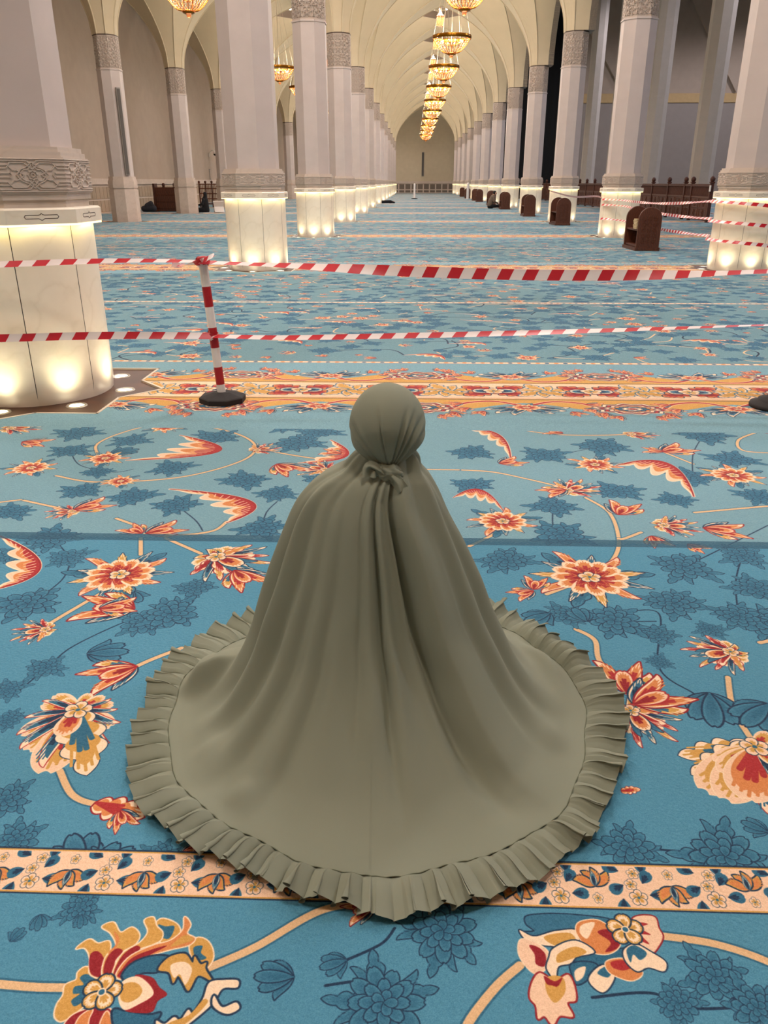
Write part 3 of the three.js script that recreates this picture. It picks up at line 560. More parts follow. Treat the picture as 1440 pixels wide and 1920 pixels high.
// ---------------------------------------------------------------- floor: stone bed with fitted carpet, cut out round each column
const floor = struct('floor');
part('stone_floor', worldUV(box(60, 0.3, DEND + 12, 11, -0.162, -(DEND + 12) / 2 + 10), 0.7), M.stone, floor);
function cutout(x, d) {
  const a = 0.70, t = 0.95, m = 0.27;
  return [[a, -a], [a, -m], [t, 0], [a, m], [a, a], [m, a], [0, t], [-m, a], [-a, a], [-a, m], [-t, 0], [-a, -m], [-a, -a], [-m, -a], [0, -t], [m, -a]].map(([p, q]) => new THREE.Vector2(x + p, d + q));
}
const colSpots = []; for (let k = KMIN; k <= KMAX; k++) { colSpots.push([XL, dk(k)], [XR, dk(k)], [XL2, dk(k)]); if (k >= 2 && k <= 7) colSpots.push([XHALL, dk(k)]); }
function carpet(x0, x1, d0, d1, mat, uvf) {
  const s = new THREE.Shape([[x0, d0], [x1, d0], [x1, d1], [x0, d1]].map((p) => new THREE.Vector2(...p)));
  for (const [x, d] of colSpots) if (x - 1 > x0 && x + 1 < x1 && d - 1 > d0 && d + 1 < d1) s.holes.push(new THREE.Path(cutout(x, d).reverse()));
  const g = new THREE.ExtrudeGeometry(s, { depth: 0.012, bevelEnabled: false }), p = g.attributes.position, uv = g.attributes.uv;
  for (let i = 0; i < p.count; i++) { const X = p.getX(i), d = p.getY(i); uv.setXY(i, ...uvf(X, d)); }
  g.rotateX(-Math.PI / 2).translate(0, -0.012, 0); return part('carpet', g, mat, floor);
}
const bayUV = (X, d) => [(X - XL) / BX, (d - 4.80) / S];
const bayMat = carpetMat(bayTex, BX, S);
for (const n of NEAR) carpet(n.x[0], n.x[1], n.d[0], n.d[1], carpetMat(n.tex, n.x[1] - n.x[0], n.d[1] - n.d[0]), (X, d) => [(X - n.x[0]) / (n.x[1] - n.x[0]), (d - n.d[0]) / (n.d[1] - n.d[0])]);
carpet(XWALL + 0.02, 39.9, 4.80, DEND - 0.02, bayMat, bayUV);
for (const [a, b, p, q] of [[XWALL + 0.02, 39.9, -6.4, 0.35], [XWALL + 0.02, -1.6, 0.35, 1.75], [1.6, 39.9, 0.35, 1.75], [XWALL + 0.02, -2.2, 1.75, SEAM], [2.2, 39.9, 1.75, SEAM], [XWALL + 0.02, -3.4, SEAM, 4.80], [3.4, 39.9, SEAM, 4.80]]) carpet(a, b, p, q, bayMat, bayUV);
// pale metal edge round the cut-outs of the lit columns
{
  const g = cutout(0, 0), list = g.map((p, i) => { const q = g[(i + 1) % g.length], l = p.distanceTo(q), a = Math.atan2(q.y - p.y, q.x - p.x); return new THREE.BoxGeometry(l + 0.018, 0.014, 0.02).rotateY(a).translate((p.x + q.x) / 2, -0.005, -(p.y + q.y) / 2); });
  const edge = merge(list), em = std({ color: 0xcfc2ae, roughness: 0.4 });
  for (let k = 0; k <= 6; k++) for (const x of [XL, XR]) part('carpet_edging', edge, em, floor).position.set(x, 0, -dk(k));
}

// ---------------------------------------------------------------- columns
const ORD = ['', 'first', 'second', 'third', 'fourth', 'fifth', 'sixth', 'seventh', 'eighth', 'ninth', 'tenth', 'eleventh', 'twelfth', 'thirteenth', 'fourteenth'];
// raised strap with sloping sides along a polyline in (u, v), w outward
function straps(lines, width, high) {
  const pos = [];
  for (const p of lines) for (let i = 0; i + 1 < p.length; i++) {
    const [u0, v0] = p[i], [u1, v1] = p[i + 1], L = Math.hypot(u1 - u0, v1 - v0) || 1, tx = (u1 - u0) / L, ty = (v1 - v0) / L, e = width * 0.25, h = width / 2, t = width * 0.28;
    const A = [u0 - tx * e, v0 - ty * e], B = [u1 + tx * e, v1 + ty * e], q = (P, o, w) => [P[0] - ty * o, P[1] + tx * o, w];
    const a = [q(A, -h, 0), q(A, -t, high), q(A, t, high), q(A, h, 0)], b = [q(B, -h, 0), q(B, -t, high), q(B, t, high), q(B, h, 0)];
    for (let k = 0; k < 3; k++) pos.push(...a[k], ...b[k + 1], ...b[k], ...a[k], ...a[k + 1], ...b[k + 1]);
  }
  const g = new THREE.BufferGeometry(); g.setAttribute('position', new THREE.Float32BufferAttribute(pos, 3)); g.computeVertexNormals(); return g;
}
const onFaces = (g, apothem, y) => merge([...Array(8)].map((_, k) => strip(g).clone().translate(0, y, apothem).rotateY(k * Math.PI / 4)));
const AP = Math.cos(Math.PI / 8);
// strapwork of the base frieze, one face 0.43 wide, 0.21 high
const friezeLines = (() => {
  const L = [], mir = (p) => { for (const sx of [1, -1]) for (const sy of [1, -1]) L.push(p.map(([u, v]) => [u * sx, v * sy])); };
  for (const s of [1, -1]) L.push([[-0.215, s * 0.097], [0.215, s * 0.097]], [[-0.215, s * 0.086], [-0.03, s * 0.086]], [[0.03, s * 0.086], [0.215, s * 0.086]]);
  mir([[0.215, 0.06], [0.155, 0.06], [0.125, 0.03], [0.10, 0.03], [0.055, 0.0]]);
  mir([[0.215, 0.04], [0.165, 0.04], [0.135, 0.074], [0.05, 0.074], [0.0, 0.034]]);
  mir([[0.105, 0.0], [0.075, 0.034], [0.035, 0.05], [0.0, 0.078]]);
  mir([[0.03, 0.086], [0.005, 0.06], [0.03, 0.034], [0.055, 0.034], [0.085, 0.0]]);
  const ring = (r, n, o) => L.push([...Array(n + 1)].map((_, i) => [Math.cos(o + i * 6.2832 / n) * r * 1.1, Math.sin(o + i * 6.2832 / n) * r]));
  ring(0.012, 8, 0.39); L.push([...Array(17)].map((_, i) => { const r = i % 2 ? 0.022 : 0.03, a = i * Math.PI / 8; return [Math.cos(a) * r * 1.15, Math.sin(a) * r]; }));
  for (const s of [1, -1]) L.push([[s * 0.215, 0.012], [s * 0.15, 0.012], [s * 0.142, 0.018], [s * 0.132, 0], [s * 0.142, -0.018], [s * 0.15, -0.012], [s * 0.215, -0.012]]);
  return L;
})();
const cartouche = (() => { const l = 0.105, h = 0.011, p = [[-l, h], [-0.02, h], [-0.008, h * 1.2], [0, h * 2], [0.008, h * 1.2], [0.02, h], [l, h], [l + 0.008, 0], [l, -h], [0.02, -h], [0, -h * 2], [-0.02, -h], [-l, -h], [-l - 0.008, 0], [-l, h]]; return [p]; })();
// star lattice of the capitals, one face 0.357 wide, 1.06 high
const starLines = (() => {
  const L = [], px = 0.238, py = px * 0.866, W = 0.166, Hh = 0.51;
  const clip = (a, b) => { const cut = (p, q) => { let [u, v] = p; if (Math.abs(u) > W && u !== q[0]) { const w = Math.sign(u) * W; v = v + (q[1] - v) * (w - u) / (q[0] - u); u = w; } if (Math.abs(v) > Hh && v !== q[1]) { const w = Math.sign(v) * Hh; u = u + (q[0] - u) * (w - v) / (q[1] - v); v = w; } return [u, v]; }; if (Math.abs(a[0]) > W && Math.abs(b[0]) > W) return; if (Math.abs(a[1]) > Hh && Math.abs(b[1]) > Hh) return; const p = [cut(a, b), cut(b, a)]; if (Math.hypot(p[0][0] - p[1][0], p[0][1] - p[1][1]) > 0.012) L.push(p); };
  for (let j = -3; j <= 3; j++) for (let i = -2; i <= 2; i++) {
    const u = i * px + (j & 1 ? px / 2 : 0), v = j * py;
    for (let k = 0; k < 6; k++) { const a = k * Math.PI / 3, P = (t, r) => [u + Math.cos(t) * r, v + Math.sin(t) * r]; clip([u, v], P(a + Math.PI / 6, px * 0.577)); clip(P(a, px * 0.3), P(a + Math.PI / 6, px * 0.577)); clip(P(a, px * 0.3), P(a - Math.PI / 6, px * 0.577)); }
  }
  for (const s of [1, -1]) L.push([[-W, s * Hh], [W, s * Hh]]);
  return L;
})();
const G = {};
// one bulging marble panel of the lit base
G.panel = (() => {
  const R = 0.545, half = R * Math.sin(Math.PI / 8) - 0.0045, ap = R * AP;
  return grid(10, 12, (u, v) => { const s = (u - 0.5) * 2, y = -0.012 + v * 1.204, b = 0.034 * (1 - s * s) * 1.0, low = v < 0.08 ? -0.012 * (1 - v / 0.08) ** 2 : 0; return [s * half, y, ap + b + low - (Math.abs(s) > 0.95 ? 0.004 : 0)]; });
})();
{ const p = G.panel.attributes.position, uv = G.panel.attributes.uv; for (let i = 0; i < p.count; i++) uv.setXY(i, p.getX(i) * 0.9 + 0.3, p.getY(i) * 0.9); }
G.core = oct(0.525, -0.012, 1.19);
G.stripRing = oct(0.6, 1.184, 1.197);
G.slab = worldUV(merge([oct(0.606, 1.197, 1.285), oct(0.606, 1.285, 1.297, 0.59)]), 1.3);
G.slabGrooveShade = onFaces(straps(cartouche, 0.005, 0.002), 0.606 * AP - 0.0005, 1.243);  // dark raised strips stand in for the shaded grooves of the engraving
G.recess = worldUV(merge([oct(0.53, 1.297, 1.345), oct(0.548, 1.345, 1.385)]), 1.1);
G.frieze = worldUV(merge([oct(0.562, 1.385, 1.605), oct(0.545, 1.605, 1.636), oct(0.525, 1.636, 1.668)]), 1.2);
G.friezeStrap = onFaces(straps(friezeLines, 0.009, 0.009), 0.562 * AP - 0.0005, 1.495);
G.shaft = worldUV(oct(0.468, 1.668, 5.36), 0.5);
G.collar = oct(0.489, 5.35, 5.385);
G.capital = worldUV(merge([oct(0.436, 5.4, 6.48), oct(0.462, 5.385, 5.43), oct(0.462, 6.45, 6.5)]), 0.7);
G.capStar = onFaces(straps(starLines, 0.019, 0.032), 0.436 * AP - 0.001, 5.94);
G.capTop = merge([oct(0.472, 6.475, 6.5), oct(0.452, 6.5, 6.53)]);
G.plainBase = worldUV(merge([oct(0.56, -0.012, 1.19), oct(0.53, 1.19, 1.25), oct(0.566, 1.25, 1.5), oct(0.545, 1.5, 1.55), oct(0.525, 1.55, 1.668)]), 1.0);
function shaftParts(t) {
  part('shaft', G.shaft, M.shaft, t); part('capital_collar', G.collar, M.shaft, t);
  const c = part('capital', G.capital, M.capital, t); part('star_carving', G.capStar, M.capital, c); part('capital_ring', G.capTop, M.darkBrown, t);
}
function litColumn(x, k, label) {
  const t = thing('lit_column', label, 'column', [x, 0, -dk(k)], 0, 'lit nave columns');
  part('base_core', G.core, M.joint, t);
  for (let i = 0; i < 8; i++) part('marble_panel', G.panel, M.marble, t).rotation.y = i * Math.PI / 4;
  const st = part('light_strip', G.stripRing, M.strip, t);
  if (k >= 0) for (let i = 0; i < 8; i++) { const a = i * Math.PI / 4; if (Math.cos(a) < -0.3) continue; const l = new THREE.RectAreaLight(0xffe9a6, STRIP_CD, 0.44, 0.03); l.position.set(Math.sin(a) * 0.553, 1.182, Math.cos(a) * 0.553); l.rotation.order = 'YXZ'; l.rotation.set(-Math.PI / 2, a, 0); st.add(l); }
  const s = part('slab', G.slab, M.marble, t); part('cartouche_groove_shade', G.slabGrooveShade, M.darkBrown, s);
  part('recess', G.recess, M.carved, t); const f = part('frieze', G.frieze, M.carved, t); part('strapwork', G.friezeStrap, M.carved, f);
  shaftParts(t); return t;
}
function plainColumn(x, k, label) {
  const t = thing('plain_column', label, 'column', [x, 0, -dk(k)], 0, 'plain aisle columns');
  part('base', G.plainBase, M.dado, t); shaftParts(t); return t;
}
const where = (k) => k < 0 ? 'behind the camera' : ORD[k + 1] + ' ahead of the camera';
for (let k = KMIN; k <= KMAX; k++) {
  litColumn(XL, k, `column on glowing marble base in left nave row, ${where(k)}`);
  litColumn(XR, k, `column on glowing marble base in right nave row, ${where(k)}`);
  plainColumn(XL2, k, `plain column with unlit base in far left aisle, ${where(k)}`);
}
// recessed floor lamps, eight round each lit base
G.lampRing = new THREE.LatheGeometry([[0.052, 0], [0.056, 0.006], [0.07, 0.006], [0.076, -0.004]].map((p) => new THREE.Vector2(...p)), 28);
G.lampGlass = new THREE.LatheGeometry([[0, 0.004], [0.03, 0.0035], [0.052, 0.001]].map((p) => new THREE.Vector2(...p)), 28);
for (let k = 0; k <= KMAX; k++) for (const [x, side] of [[XL, 'left'], [XR, 'right']]) for (let i = 0; i < 8; i++) {
  const a = i * Math.PI / 4, away = Math.sin(a) * 0.652, dz = Math.cos(a) * 0.652; if (k > 5 && dz < -0.3) continue;
  const t = thing('floor_uplight', `round floor lamp on the ${['near side', 'near right', 'right', 'far right', 'far side', 'far left', 'left', 'near left'][i]} of the ${ORD[k + 1]} ${side} nave column`, 'floor lamp', [x + away, -0.012, -dk(k) + dz], 0, `floor lamps round the ${ORD[k + 1]} ${side} nave column`);
  part('ring', G.lampRing, M.steel, t); part('lamp_glass', G.lampGlass, M.uplight, t);
  const l = new THREE.SpotLight(UPLIGHT_COL, UPLIGHT_CD, 0, 1.15, 1, 2); l.position.set(0, 0.03, 0); l.shadow.radius = 2.5; l.castShadow = true; l.target.position.set(-away * 0.04, 1.2, -dz * 0.04); t.add(l, l.target);
}
// unseen round ceiling lamps, added to brighten the right hall
G.addedHallLamp = new THREE.LatheGeometry([[0, -0.06], [0.7, -0.06], [0.72, 0]].map((p) => new THREE.Vector2(...p)), 32);
[[19, 8], [28, 24], [19, 40], [29, 52], [20, 66], [31, 70]].forEach(([x, d], i) => { const t = thing('added_hall_lamp', `added unseen round ceiling lamp lighting the dim right hall, ${ORD[i + 1]} from the camera`, 'ceiling lamp', [x, 15.9, -d], 0, 'added lamps of the right hall'); part('lamp_glass', G.addedHallLamp, M.lampWhite, t); part('added_lamp_rim', new THREE.TorusGeometry(0.74, 0.04, 8, 32).rotateX(Math.PI / 2), M.steel, t); const l = new THREE.SpotLight(0xf4f0ff, HALL_CD, 0, 1.45, 0.3, 2); l.position.y = -0.12; l.target.position.set(0, -10, 0); l.shadow.radius = 30; l.castShadow = true; t.add(l, l.target); });
// tall plain piers of the dim hall to the right
G.pier = worldUV(merge([oct(0.66, -0.012, 1.3), oct(0.60, 1.3, 1.45), oct(0.56, 1.45, 16)]), 0.5);
for (let k = 3; k <= 7; k++) { const t = thing('hall_pier', `tall plain grey pier in the dim right hall, ${ORD[k - 2]} from the near end`, 'pier', [XHALL, 0, -dk(k)], 0, 'piers of the right hall'); part('pier_shaft', G.pier, M.pier, t); }

// ---------------------------------------------------------------- vaults
const SPR = 6.52, RC = 4.8, R0 = 0.452 * AP, RISE = 4.58, HX = BX / 2, HZ = S / 2, T8 = Math.tan(Math.PI / 8);
const prof = (rho) => { const t = clamp((rho - R0) / (RC - R0), 0, 1); return SPR + RISE * (0.68 * Math.sqrt(1 - (1 - t) ** 2) + 0.32 * t); };
const tt = (v) => v * v * 0.75 + v * 0.25;     // more rows near the springing
function facets(right) {
  const list = [], rho = (v, max) => R0 + (max - R0) * tt(v);
  for (const sz of [1, -1]) for (const sx of right ? [-1] : [1, -1]) {
    list.push(grid(3, 34, (u, v) => { const x = rho(v, HX); return [sx * x, prof(x), sz * u * T8 * x]; }));
    list.push(grid(3, 34, (u, v) => { const z = rho(v, HZ); return [sx * u * T8 * z, prof(z), sz * z]; }));
    list.push(grid(8, 40, (u, v) => { const r = rho(v, RC), lo = Math.max(-T8 * r, r - HX * Math.SQRT2), hi = Math.min(T8 * r, HZ * Math.SQRT2 - r), w = lerp(lo, hi, u); return [sx * (r - w) / Math.SQRT2, prof(r), sz * (r + w) / Math.SQRT2]; }));
    for (const [max, f] of [[HX, (r) => [r, T8 * r]], [HZ, (r) => [T8 * r, r]]]) {   // rib on the arris
      const pts = [...Array(25)].map((_, i) => { const r = rho(i / 24, max), [x, z] = f(r); return new THREE.Vector3(sx * x, prof(r) - 0.008, sz * z); });
      list.push(new THREE.TubeGeometry(new THREE.CatmullRomCurve3(pts), 30, 0.028, 5));
    }
  }
  if (right) for (const sz of [1, -1]) list.push(grid(2, 34, (u, v) => { const z = rho(v, HZ); return [u * 0.6, prof(z), sz * z]; }));
  return worldUV(merge(list), 0.3);
}
const ceiling = struct('ceiling');
const fanFull = facets(false), fanRight = facets(true);
for (let k = KMIN; k <= KMAX; k++) { part('vault_fan', fanFull, M.vault, ceiling).position.set(XL, 0, -dk(k)); part('vault_fan', fanFull, M.vault, ceiling).position.set(XL2, 0, -dk(k)); part('vault_fan', fanRight, M.vault, ceiling).position.set(XR, 0, -dk(k)); }
struct('ceiling_hall', box(34, 0.3, DEND + 12, 23.5, 16.16, -(DEND + 12) / 2 + 8), M.hallUpper);
part('aisle_slab', box(XR - XWALL + 0.6, 0.3, DEND + 12, (XR + XWALL) / 2 + 0.3, 12.3, -(DEND + 12) / 2 + 8), M.coffer, ceiling);
// lantern over each bay: diamond kerb, ledge, pierced screen and a ring of lamps
const HD = (HX * Math.SQRT2 / 2 + HZ * Math.SQRT2 / 2 - RC) * Math.SQRT2;
const dia = (r) => [[r, 0], [0, r], [-r, 0], [0, -r]].map((p) => new THREE.Vector2(...p));
const ringShape = (a, b) => { const s = new THREE.Shape(dia(a)); s.holes.push(new THREE.Path(dia(b).reverse())); return s; };
const flatY = (g) => g.rotateX(-Math.PI / 2);
G.kerb = worldUV(flatY(new THREE.ExtrudeGeometry(ringShape(HD + 0.02, HD - 0.01), { depth: 0.45, bevelEnabled: false })).translate(0, SPR + RISE - 0.01, 0), 0.5);
G.ledge = worldUV(flatY(new THREE.ExtrudeGeometry(ringShape(HD, HD - 0.55), { depth: 0.08, bevelEnabled: false })).translate(0, 11.5, 0), 0.5);
G.backing = flatY(new THREE.ExtrudeGeometry(new THREE.Shape(dia(HD - 0.4)), { depth: 0.05, bevelEnabled: false })).translate(0, 11.9, 0);
G.screen = (() => {
  const list = [], R = HD - 0.53;
  for (let i = -7; i <= 7; i++) { const c = i * R / 8, l = R - Math.abs(c); list.push(box(2 * l, 0.05, 0.035, 0, 11.6, c), box(0.035, 0.05, 2 * l, c, 11.6, 0)); }
  for (let i = -5; i <= 5; i++) { const c = i * R / 12 * 1.414; for (const s of [1, -1]) list.push(box(R * 1.414, 0.05, 0.03, 0, 11.6, c).rotateY(s * Math.PI / 4)); }
  return merge(list);
})();
G.clusterBulbs = merge([...Array(8)].map((_, i) => new THREE.SphereGeometry(0.075, 10, 8).translate(Math.cos(i * Math.PI / 4) * 0.55, 11.36, Math.sin(i * Math.PI / 4) * 0.55)));
G.clusterRing = merge([new THREE.TorusGeometry(0.55, 0.02, 6, 32).rotateX(Math.PI / 2).translate(0, 11.46, 0), ...[...Array(8)].map((_, i) => cyl(0.05, [Math.cos(i * Math.PI / 4) * 0.55, 11.42, Math.sin(i * Math.PI / 4) * 0.55], [Math.cos(i * Math.PI / 4) * 0.55, 11.58, Math.sin(i * Math.PI / 4) * 0.55], 8)), ...[0, 1].map((i) => box(1.1, 0.03, 0.03, 0, 11.48, 0).rotateY(i * Math.PI / 2))]);
// chandelier: scalloped gilt rim, gilt ribs, rings of crystal, finial, stem and cables
const CH = 7.02;
const bowl = (t) => [0.16 + 0.62 * Math.pow(t, 0.62), -0.56 + 0.56 * Math.pow(t, 1.25)];
G.rim = (() => { const N = 96; return mergeVertices(grid(N, 8, (u, v) => { const a = u * 2 * Math.PI, s = 0.022 * Math.abs(Math.sin(u * Math.PI * 12)), b = v * 2 * Math.PI, r = 0.79 + s + Math.cos(b) * 0.025, y = 0.03 + Math.sin(b) * 0.075; return [Math.cos(a) * r, CH + y, Math.sin(a) * r]; })); })();
G.ribs = merge([...[...Array(24)].map((_, i) => { const pts = [...Array(9)].map((_, j) => { const [r, y] = bowl(j / 8), a = i * Math.PI / 12; return new THREE.Vector3(Math.cos(a) * r, CH + y, Math.sin(a) * r); }); return new THREE.TubeGeometry(new THREE.CatmullRomCurve3(pts), 10, 0.011, 4); }), new THREE.LatheGeometry([[0.165, -0.53], [0.2, -0.56], [0.19, -0.6], [0.13, -0.63], [0.1, -0.62]].map((p) => new THREE.Vector2(p[0], CH + p[1])), 24)]);
G.crystals = (() => {
  const list = [], b = new THREE.OctahedronGeometry(0.02, 0); b.scale(1, 1.5, 1);
  for (let j = 0; j < 9; j++) { const [r, y] = bowl(j / 8.4 + 0.02), n = Math.round(r * 62); for (let i = 0; i < n; i++) { const a = i / n * 6.2832; list.push(b.clone().translate(Math.cos(a) * r * 0.985, CH + y, Math.sin(a) * r * 0.985)); } }
  list.push(new THREE.SphereGeometry(0.08, 12, 8).translate(0, CH - 0.66, 0)); return merge(list);
})();
G.bulbs = merge([...Array(10)].map((_, i) => new THREE.SphereGeometry(0.035, 8, 6).translate(Math.cos(i * 0.6283) * 0.45, CH - 0.12, Math.sin(i * 0.6283) * 0.45)));
G.bulbArms = merge([...Array(10)].map((_, i) => cyl(0.009, [0, CH - 0.3, 0], [Math.cos(i * 0.6283) * 0.45, CH - 0.14, Math.sin(i * 0.6283) * 0.45], 5)));
G.stem = merge([cyl(0.014, [0, CH - 0.5, 0], [0, 11.6, 0], 6), ...[...Array(6)].map((_, i) => cyl(0.006, [Math.cos(i * 1.047) * 0.77, CH + 0.05, Math.sin(i * 1.047) * 0.77], [Math.cos(i * 1.047) * 0.12, 10.4, Math.sin(i * 1.047) * 0.12], 4))]);
G.crystalTube = merge([new THREE.CylinderGeometry(0.24, 0.24, 0.5, 20, 1, true).translate(0, 10.65, 0), new THREE.LatheGeometry([[0.03, 11.4], [0.06, 11.2], [0.12, 11.0], [0.26, 10.92]].map((p) => new THREE.Vector2(...p)), 20)]);
function bay(cx, ck, name, i, lamp) {
  const z = -(D0 + S * (ck + 0.5));
  for (const [n, g, m] of [['lantern_kerb', G.kerb, M.coffer], ['lantern_ledge', G.ledge, M.vault], ['lantern_screen', G.screen, M.capital], ['lantern_back', G.backing, M.darkBrown]]) part(n, g, m, ceiling).position.set(cx, 0, z);
  if (!lamp) return;
  const dim = name === 'nave' ? 1 : 0.8;     // the aisle lamps are turned lower
  const t = thing('chandelier', `gold crystal bowl chandelier over the ${name}, ${where2(ck)}`, 'chandelier', [cx, 0, z], 0, name + ' chandeliers');
  const l = new THREE.SpotLight(LANTERN_COL, LANTERN_CD * dim, 0, 1.3, 0.35, 2); l.position.set(0, 11.25, 0); l.target.position.set(0, 0, 0); t.add(l.target); l.castShadow = true; l.shadow.radius = 25;
  t.add(l); const cl = part('lamp_ring', G.clusterRing, M.steel, t); part('lamps', G.clusterBulbs, M.lampWhite, cl);
  part('rim', G.rim, M.gold, t); part('ribs', G.ribs, M.gold, t); part('crystals', G.crystals, M.crystal, t); part('bulbs', G.bulbs, M.bulb, t); part('bulb_arms', G.bulbArms, M.gold, t); part('suspension', G.stem, M.cable, t); part('crystal_tube', G.crystalTube, M.crystal, t);
  const c = new THREE.PointLight(CHANDELIER_COL, CHANDELIER_CD * dim, 0, 2); c.position.set(0, CH + 0.2, 0); c.castShadow = true; c.shadow.radius = 20; t.add(c);
}
const where2 = (k) => k < 0 ? 'above the camera' : ORD[k + 1] + ' ahead of the camera';
for (let k = KMIN; k < KMAX; k++) { bay((XL + XR) / 2, k, 'nave', k, true); bay((XL + XL2) / 2, k, 'left aisle', k, true); bay(XL2 - HX, k, 'wall', k, false); }
bay((XL + XR) / 2, KMAX, 'nave', KMAX, false);

// ---------------------------------------------------------------- walls
const wallL = struct('wall_left'); const LZ = DEND + 7;
part('wall_face', worldUV(box(0.4, 12.6, LZ, XWALL - 0.2, 6.15, -LZ / 2 + 7), 0.3), M.wall, wallL);
part('dado_ledge', bbox(0.12, 0.28, LZ, XWALL + 0.06, 1.5, -LZ / 2 + 7, 0.02), M.dado, wallL);
part('dado_back', box(0.03, 1.36, LZ, XWALL + 0.015, 0.67, -LZ / 2 + 7), M.dado, wallL);
{ const g = bbox(0.03, 0.56, 0.46, 0, 0, 0, 0.01); for (let d = 24; d < 76; d += 0.52) for (const y of [0.33, 0.97]) part('dado_panel', g, M.dadoPanel, wallL).position.set(XWALL + 0.04, y, -d); }
const wallF = struct('wall_far');
part('wall_face', worldUV(box(XR - XWALL + 1.6, 12.6, 0.4, (XR + XWALL) / 2, 6.15, -DEND - 0.2), 0.3), M.endWall, wallF);
part('dado_ledge', bbox(XR - XWALL, 0.35, 0.12, (XR + XWALL) / 2, 1.42, -DEND + 0.06, 0.02), M.dado, wallF);
part('dado_back', box(XR - XWALL, 1.25, 0.05, (XR + XWALL) / 2, 0.62, -DEND + 0.025), M.dado, wallF);
{ const g0 = bbox(0.72, 0.66, 0.04, 0, 0, 0, 0.01), g1 = bbox(0.72, 0.3, 0.04, 0, 0, 0, 0.01); for (let x = XL - 0.6; x < XR + 0.5; x += 0.885) { part('grille_panel', g0, M.grille, wallF).position.set(x, 0.86, -DEND + 0.05); part('grille_panel', g1, M.grille, wallF).position.set(x, 0.25, -DEND + 0.05); } }
const wallB = struct('wall_behind', worldUV(box(58, 16.4, 0.4, 12, 8, 6.8), 0.3), M.wall);
// spandrel wall over the right arcade
const spandrel = struct('wall_arcade');
{
  const s = new THREE.Shape(); s.moveTo(-HZ, 16); s.lineTo(-HZ, prof(HZ)); 
  for (let i = 34; i >= 0; i--) { const z = R0 + (HZ - R0) * tt(i / 34); s.lineTo(-z, prof(z)); } for (let i = 0; i <= 34; i++) { const z = R0 + (HZ - R0) * tt(i / 34); s.lineTo(z, prof(z)); } s.lineTo(HZ, 16); s.closePath();
  const g = worldUV(new THREE.ExtrudeGeometry(s, { depth: 0.25, bevelEnabled: false }).rotateY(Math.PI / 2), 0.3);
  for (let k = KMIN; k <= KMAX; k++) part('spandrel', g, M.hallWall, spandrel).position.set(XR + 0.35, 0, -dk(k));
}
const hallD = 80;
const wallH = struct('wall_hall');
part('wall_lower', worldUV(box(26, 8.0, 0.4, 27.8, 4.0, -hallD - 0.2), 0.3), M.hallWall, wallH);
part('frieze_band', worldUV(bbox(26, 0.76, 0.5, 27.8, 8.36, -hallD - 0.15, 0.04), 0.6), M.frieze, wallH);
part('wall_upper', worldUV(box(26, 7.4, 0.4, 27.8, 12.4, -hallD - 0.2), 0.3), M.hallUpper, wallH);
{ const g = worldUV(new THREE.ExtrudeGeometry(new THREE.Shape([[0, 0], [5, 7.2], [-5, 7.2]].map((p) => new THREE.Vector2(...p))), { depth: 0.35, bevelEnabled: false }), 0.3); for (const x of [18.5, 28.5, 38.5]) part('pendentive', g, M.hallUpper, wallH).position.set(x, 8.8, -hallD); }
struct('wall_right', worldUV(box(0.4, 16.4, DEND + 12, 40.2, 8, -(DEND + 12) / 2 + 8), 0.3), M.hallWall);
struct('wall_hall_end', worldUV(box(34, 16.4, 0.4, 23.4, 8, -DEND - 0.2), 0.3), M.hallWall);
{ const t = thing('added_dark_sheet', 'tall black sheet added for the unlit gap behind the right columns', 'screen', [10.75, 0, -hallD], 0); part('dark_sheet', grid(60, 1, (u, v) => [(u - 0.5) * 8.1, v * 15.9, Math.sin(u * 90) * 0.06]), M.black, t); part('top_rail', cyl(0.05, [-4.05, 15.93, 0], [4.05, 15.93, 0]), M.darkMetal, t); }  // black sheet put in for the darkness of the unlit gap
{ const t = thing('added_dark_sheet', 'long black sheet added to hide nave light behind the far right columns', 'screen', [8.2, 0, -hallD - 21.2], 0); part('dark_sheet', grid(200, 1, (u, v) => [Math.sin(u * 300) * 0.06, v * 15.9, (u - 0.5) * 42]), M.black, t); part('top_rail', cyl(0.05, [0, 15.93, -21], [0, 15.93, 21]), M.darkMetal, t); }  // added black sheet: keeps nave light out and darkens the far gaps

